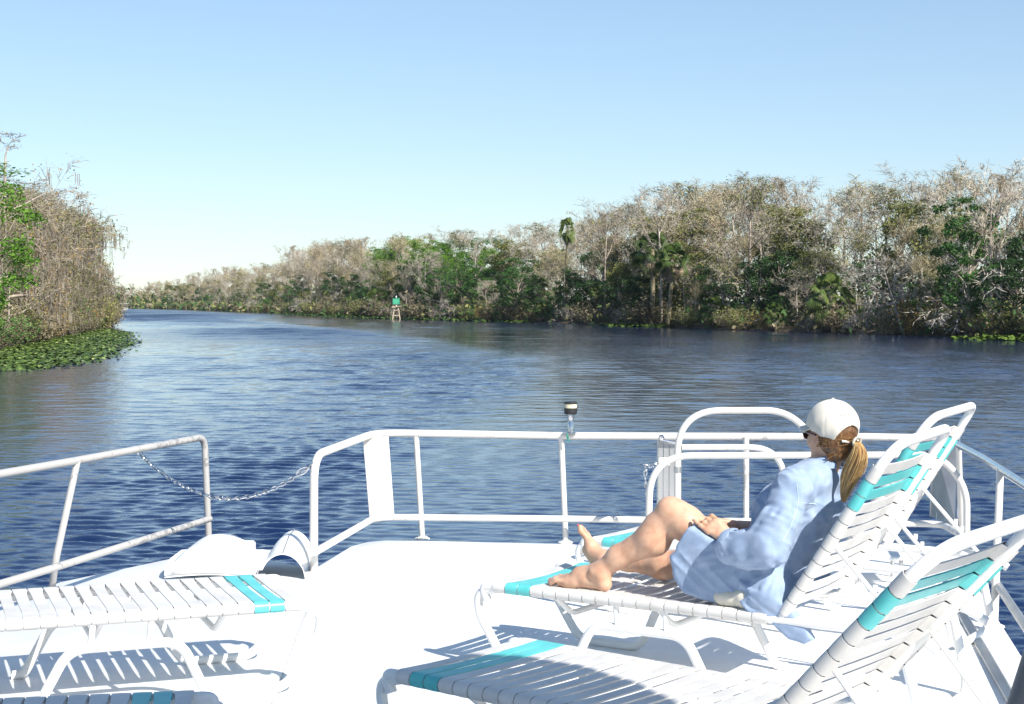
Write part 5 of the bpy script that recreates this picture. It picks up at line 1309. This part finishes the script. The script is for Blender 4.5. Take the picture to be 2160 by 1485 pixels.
    cdir = (-.25, .95, -.1)
    seam([(1.335, 0, .87), (1.345, 0, .80), (1.325, 0, .72), (1.285, 0, .64)], cdir)
    seam([(1.34, 0, .80), (1.42, 0, .79)], cdir)
    0 and seam([(.835, 0, .70), (.795, 0, .60), (.79, 0, .50), (.83, 0, .42), (.93, 0, .385), (1.06, 0, .385)], cdir, 'hem_seam')
    return o
M['denim_collar'] = M['denim']
shirt()
def shorts():
    F = Field((.80, -.05, .30), (1.32, .70, .62), .006)
    F.chainp([(1.16, .18, .455), (1.02, .15, .445)], [.085, .07], .03); F.chainp([(1.16, .43, .455), (.92, .44, .45)], [.10, .092], .03)
    F.ell((1.04, .085, .40), np.eye(3), (.085, .045, .038), .02); F.ell((1.12, .075, .405), np.eye(3), (.07, .045, .045), .02)
    X, Y, Z = F.grid(); F.F -= (.0015 * np.sin(X * 130 + Z * 40) * (Y < .2)).astype(np.float32)
    V, Q = F.surface(); big_mesh('shorts', V, Q, M['cream'], WO)
shorts()
def hair_mat(name, stops):
    m, nt, bs = new_mat(name); tc = nt.nodes.new('ShaderNodeTexCoord'); oi = nt.nodes.new('ShaderNodeNewGeometry')
    mp = N(nt, 'ShaderNodeMapping'); mp.inputs['Scale'].default_value = (1, 1, .12); nt.links.new(tc.outputs['Object'], mp.inputs['Vector'])
    f = noise(nt, 140, 4, .7, mp.outputs['Vector']); a = N(nt, 'ShaderNodeMath', operation='MULTIPLY_ADD'); a.inputs[1].default_value = .35; nt.links.new(oi.outputs['Random Per Island'], a.inputs[0]); nt.links.new(f, a.inputs[2])
    nt.links.new(ramp(nt, a.outputs[0], stops), bs.inputs['Base Color']); bs.inputs['Roughness'].default_value = .38; bs.inputs['Specular IOR Level'].default_value = .5
    bump(nt, bs, f, .25, .002); return m
M['hair'] = hair_mat('hair_gold', [(.35, (.13, .065, .025)), (.6, (.38, .22, .085)), (.9, (.68, .46, .20))])
M['hair_brown'] = hair_mat('hair_brown', [(.35, (.04, .018, .008)), (.6, (.12, .055, .022)), (.95, (.36, .20, .075))])
def hair():
    t = WO
    F = Field(tuple(HEAD - .17), tuple(HEAD + np.array((.17, .17, .14))), .0045)
    F.ell(hp(-.020, 0, .012), HR3, (.098, .083, .094), .01); F.ell(hp(-.052, 0, -.045), HR3, (.058, .066, .050), .02); F.ell(hp(-.060, 0, -.080), HR3, (.036, .048, .030), .02)
    X, Y, Z = F.grid(); P = np.stack([X - HEAD[0], Y - HEAD[1], Z - HEAD[2]], -1); f_ = P @ fwd; u_ = P @ up; r_ = np.abs(P @ rgt)
    # open in front for the face, hairline sweeping over the ear
    F.F = np.maximum(F.F, (f_ - .045 - .35 * u_)).astype(np.float32); F.F = np.maximum(F.F, np.where(u_ < -.0, (f_ + .012 + .30 * u_ * -1 * 0), -1)).astype(np.float32)
    ang = np.arctan2(P @ rgt, u_ + .25); F.F += (.0018 * np.sin(ang * 150 + f_ * 60) + .0012 * np.sin(f_ * 420 + u_ * 300)).astype(np.float32)
    V, Q = F.surface(); h = big_mesh('hair', V, Q, M['hair_brown'], t)
    # strands combed back over the side and the nape, and the ponytail
    rr = random.Random(6); mb = MB(); knot = hp(-.128, .000, -.022)
    for i in range(120):
        sd = rr.choice((-1, 1)); a = rr.uniform(-1.0, 1.5); st = hp(rr.uniform(-.045, -.012), sd * rr.uniform(.074, .082), rr.uniform(-.050, .02)); md = hp(-.085, sd * rr.uniform(.03, .066), rr.uniform(-.075, .02))
        if rr.random() < .35: st = hp(-.055, sd * rr.uniform(.03, .07), rr.uniform(-.11, -.075)); md = hp(-.098, sd * rr.uniform(.01, .045), rr.uniform(-.075, -.045))
        e = knot + np.array([rr.gauss(0, .006) for _ in range(3)]); pts = [Vector(st * (1 - q) ** 2 + (md * 1.0 + (md - HEAD) * .03) * 2 * q * (1 - q) + e * q * q) for q in np.linspace(0, 1, 7)]
        mb.tube(pts, [.0016, .0022, .0024, .0024, .0022, .002, .0016], 4)
    mb.build('side_strands', M['hair_brown'], h)
    mb = MB()
    for i in range(260):
        a = rr.uniform(0, 6.28); r0 = .016 * math.sqrt(rr.random()); r1 = .036 * math.sqrt(rr.random()); off = (Vector(rgt.tolist()) * math.cos(a) + Vector(fwd.tolist()) * math.sin(a))
        L = rr.uniform(.75, 1.06); k0 = Vector(knot.tolist()); swing = Vector((-.020, -.012, 0))
        p = [k0 + off * r0 * .5, k0 + Vector((-fwd * .032).tolist()) + off * r0 + Vector((0, 0, -.008)), k0 + Vector((-fwd * .036).tolist()) + off * r1 + Vector((0, 0, -.065 * L)), k0 + Vector((-fwd * .020).tolist()) + off * r1 * 1.1 + Vector((0, 0, -.12 * L)) + swing * .4, k0 + off * r1 * .7 + Vector((0, 0, -.185 * L)) + swing, k0 + off * r1 * .25 + Vector((0, 0, -.225 * L)) + swing * 1.5]
        p = rnd_path(p, .03, 3); n = len(p); mb.tube(p, [.0021 * (1 - .6 * q / n) for q in range(n)], 4)
    mb.build('ponytail', M['hair'], h)
    mb = MB(); ring = [Vector((knot - fwd * .022 + rgt * .017 * math.cos(a) + unit(up - fwd * .3) * .017 * math.sin(a) + up * -.004).tolist()) for a in [k * .5236 for k in range(12)]]; mb.tube(ring, .005, 7, closed=True)
    mb.lathe([(.004, -.006), (.009, 0), (.004, .006)], Vector((knot - fwd * .04 + up * .012).tolist()), 10); mb.build('hair_tie', M['cream'], h)
hair()
def cap_():
    F = Field(tuple(HEAD - .16), tuple(HEAD + np.array((.17, .17, .17))), .0035)
    c = hp(-.014, 0, .030); F.ell(c, HR3, (.112, .094, .102), .01)
    X, Y, Z = F.grid(); P = np.stack([X - HEAD[0], Y - HEAD[1], Z - HEAD[2]], -1); f_ = P @ fwd; u_ = P @ up; r_ = P @ rgt
    # straight sided below, cut along a line that dips to the back
    cut = -(u_ - (.008 + .40 * f_)); F.F = np.maximum(F.F, cut).astype(np.float32)
    q = (((f_ + .014) / .100) ** 2 + (r_ / .083) ** 2 + ((u_ - .024) / .094) ** 2); hollow = (1 - np.sqrt(q)) * .085; F.F = np.maximum(F.F, np.where(u_ < .012 + .34 * f_ + .02, hollow, hollow - .0)).astype(np.float32)
    # seams between the six panels
    an = np.arctan2(r_, f_ + .014); F.F += (.0014 * np.exp(-((np.mod(an + math.pi / 6, math.pi / 3) - math.pi / 6) / .03) ** 2)).astype(np.float32)
    F.F -= (.0016 * np.sin(an * 9 + u_ * 70) * np.clip(1 - u_ / .09, 0, 1)).astype(np.float32)
    # arched opening at the back
    arch = np.sqrt((r_ / .054) ** 2 + ((u_ - (.008 - .40 * .11 + .012)) / .058) ** 2) - 1
    F.F = np.maximum(F.F, np.where(f_ < -.03, -arch * .04, -1)).astype(np.float32)
    V, Q = F.surface(); o = big_mesh('cap', V, Q, M['cap'], WO)
    # brim: curved plate in front
    v = []; f = []; n = 24; m_ = 8
    for s_ in (0, 1):
        for j in range(m_ + 1):
            for k in range(n + 1):
                a = math.radians(-68 + 136 * k / n); t = j / m_; r0 = (.098, .086); L = .060 * math.cos(a * .95) ** .7
                ff = -.014 + math.cos(a) * r0[0] + L * t; rr_ = math.sin(a) * (r0[1] + .006 * t); uu = .036 + .02 * math.cos(a) * 0 - (math.sin(a) ** 2) * .020 - .012 * t - s_ * .0045
                v.append(hp(ff, rr_, uu).tolist())
    w_ = n + 1; b2 = (m_ + 1) * w_
    for j in range(m_):
        for k in range(n):
            q = (j * w_ + k, j * w_ + k + 1, (j + 1) * w_ + k + 1, (j + 1) * w_ + k); f.append(q); f.append(tuple(i + b2 for i in q[::-1]))
    for k in range(n): f.append((m_ * w_ + k, m_ * w_ + k + 1, b2 + m_ * w_ + k + 1, b2 + m_ * w_ + k))
    for j in range(m_): f.append((j * w_, (j + 1) * w_, b2 + (j + 1) * w_, b2 + j * w_)); f.append((j * w_ + n, (j + 1) * w_ + n, b2 + (j + 1) * w_ + n, b2 + j * w_ + n))
    mesh_obj('brim', v, f, M['cap'], o)
    mb = MB(); mb.lathe([(.007, 0), (.006, .004), (.002, .006)], Vector(hp(-.014, 0, .131).tolist()), 10); mb.build('top_button', M['cap'], o)
    # strap across the bottom of the opening and a row of small worn red stitched marks above it
    mb = MB(); pts = []
    for k in range(9):
        a = math.radians(180 - 26 + 52 * k / 8); pts.append(Vector(hp(-.014 + math.cos(a) * .108, math.sin(a) * .090, .008 + .34 * (-.014 + math.cos(a) * .108) + .006).tolist()))
    mb.tube(pts, .005, 6); mb.build('strap', M['cap'], o)
    from mathutils.bvhtree import BVHTree
    bv = BVHTree.FromPolygons([tuple(p) for p in V], [tuple(int(i) for i in q) for q in Q]); cc = Vector(c.tolist()); rs = random.Random(3)
    mb = MB()
    for k in range(9):
        ang = math.radians(180 - 17 + 34 * k / 8 + 6); d = Vector((fwd * math.cos(ang) * .9 + rgt * math.sin(ang) + up * .38).tolist()).normalized()
        for (du, dr, hu, hr) in ((.0, -.002, .0035, .0008), (.0028, .0, .0008, .002), (-.0028 * (k % 2), .0, .0008, .002)):
            hit = bv.ray_cast(cc + d * .3, -d)
            if hit[0] is None: continue
            p = hit[0] + d * .0008; s_ = d.cross(Vector(up.tolist())).normalized(); w2 = s_.cross(d)
            q = [p + s_ * (dr + a_ * hr) + w2 * (du + b_ * hu) for a_, b_ in ((-1, -1), (1, -1), (1, 1), (-1, 1))]; mb.add(q, [(0, 1, 2, 3)])
    mb.build('stitched_mark', M['red'], o, smooth=False)
M['red'] = mottled('red_thread', (.45, .03, .05), (.6, .10, .12), 40, .7)
M['glass'] = mottled('dark_sunglasses', (.015, .006, .012), (.05, .02, .03), 10, .1)
M['nail'] = mottled('red_nail_polish', (.55, .01, .03), (.65, .02, .05), 10, .15)
cap_()
def glasses():
    mb = MB()
    for sg in (-1, 1):
        c = Vector(hp(.098, sg * .034, -.004).tolist()); u = Vector(unit(rgt + fwd * -sg * .35).tolist()); w_ = Vector(up.tolist()); n = u.cross(w_); v = []
        for s_ in (-1, 1): v += [c + u * .029 * math.cos(a) + w_ * .024 * math.sin(a) + n * .0015 * s_ for a in [k * .3142 for k in range(20)]]
        mb.add(v, [tuple(range(20)), tuple(range(39, 19, -1))] + [(k, (k + 1) % 20, 20 + (k + 1) % 20, 20 + k) for k in range(20)])
        mb.tube([Vector(hp(.090, sg * .062, .004).tolist()), Vector(hp(.075, sg * .075, .004).tolist()), Vector(hp(.02, sg * .083, .0).tolist()), Vector(hp(-.014, sg * .083, -.006).tolist())], .0035, 6)
    mb.tube([Vector(hp(.104, -.008, .004).tolist()), Vector(hp(.104, .008, .004).tolist())], .002, 5)
    mb.build('sunglasses', M['glass'], WO)
    mb = MB(); s_ = ZS + .02
    for (x, y, r) in ((.196, .160, .0065), (.190, .138, .005), (.198, .121, .0045), (.208, .105, .0042), (.222, .091, .004)): mb.lathe([(r, -.002), (r * .9, .0025), (r * .4, .0035)], (x, y, s_ + .020), 10)
    for (y, z, r) in ((.490, .562, .0065), (.510, .557, .005), (.526, .548, .0045)): mb.box((.122, y, z), (.004, r * 1.6, r * 2), bev=.0015)
    mb.build('toenails', M['nail'], WO)
glasses()
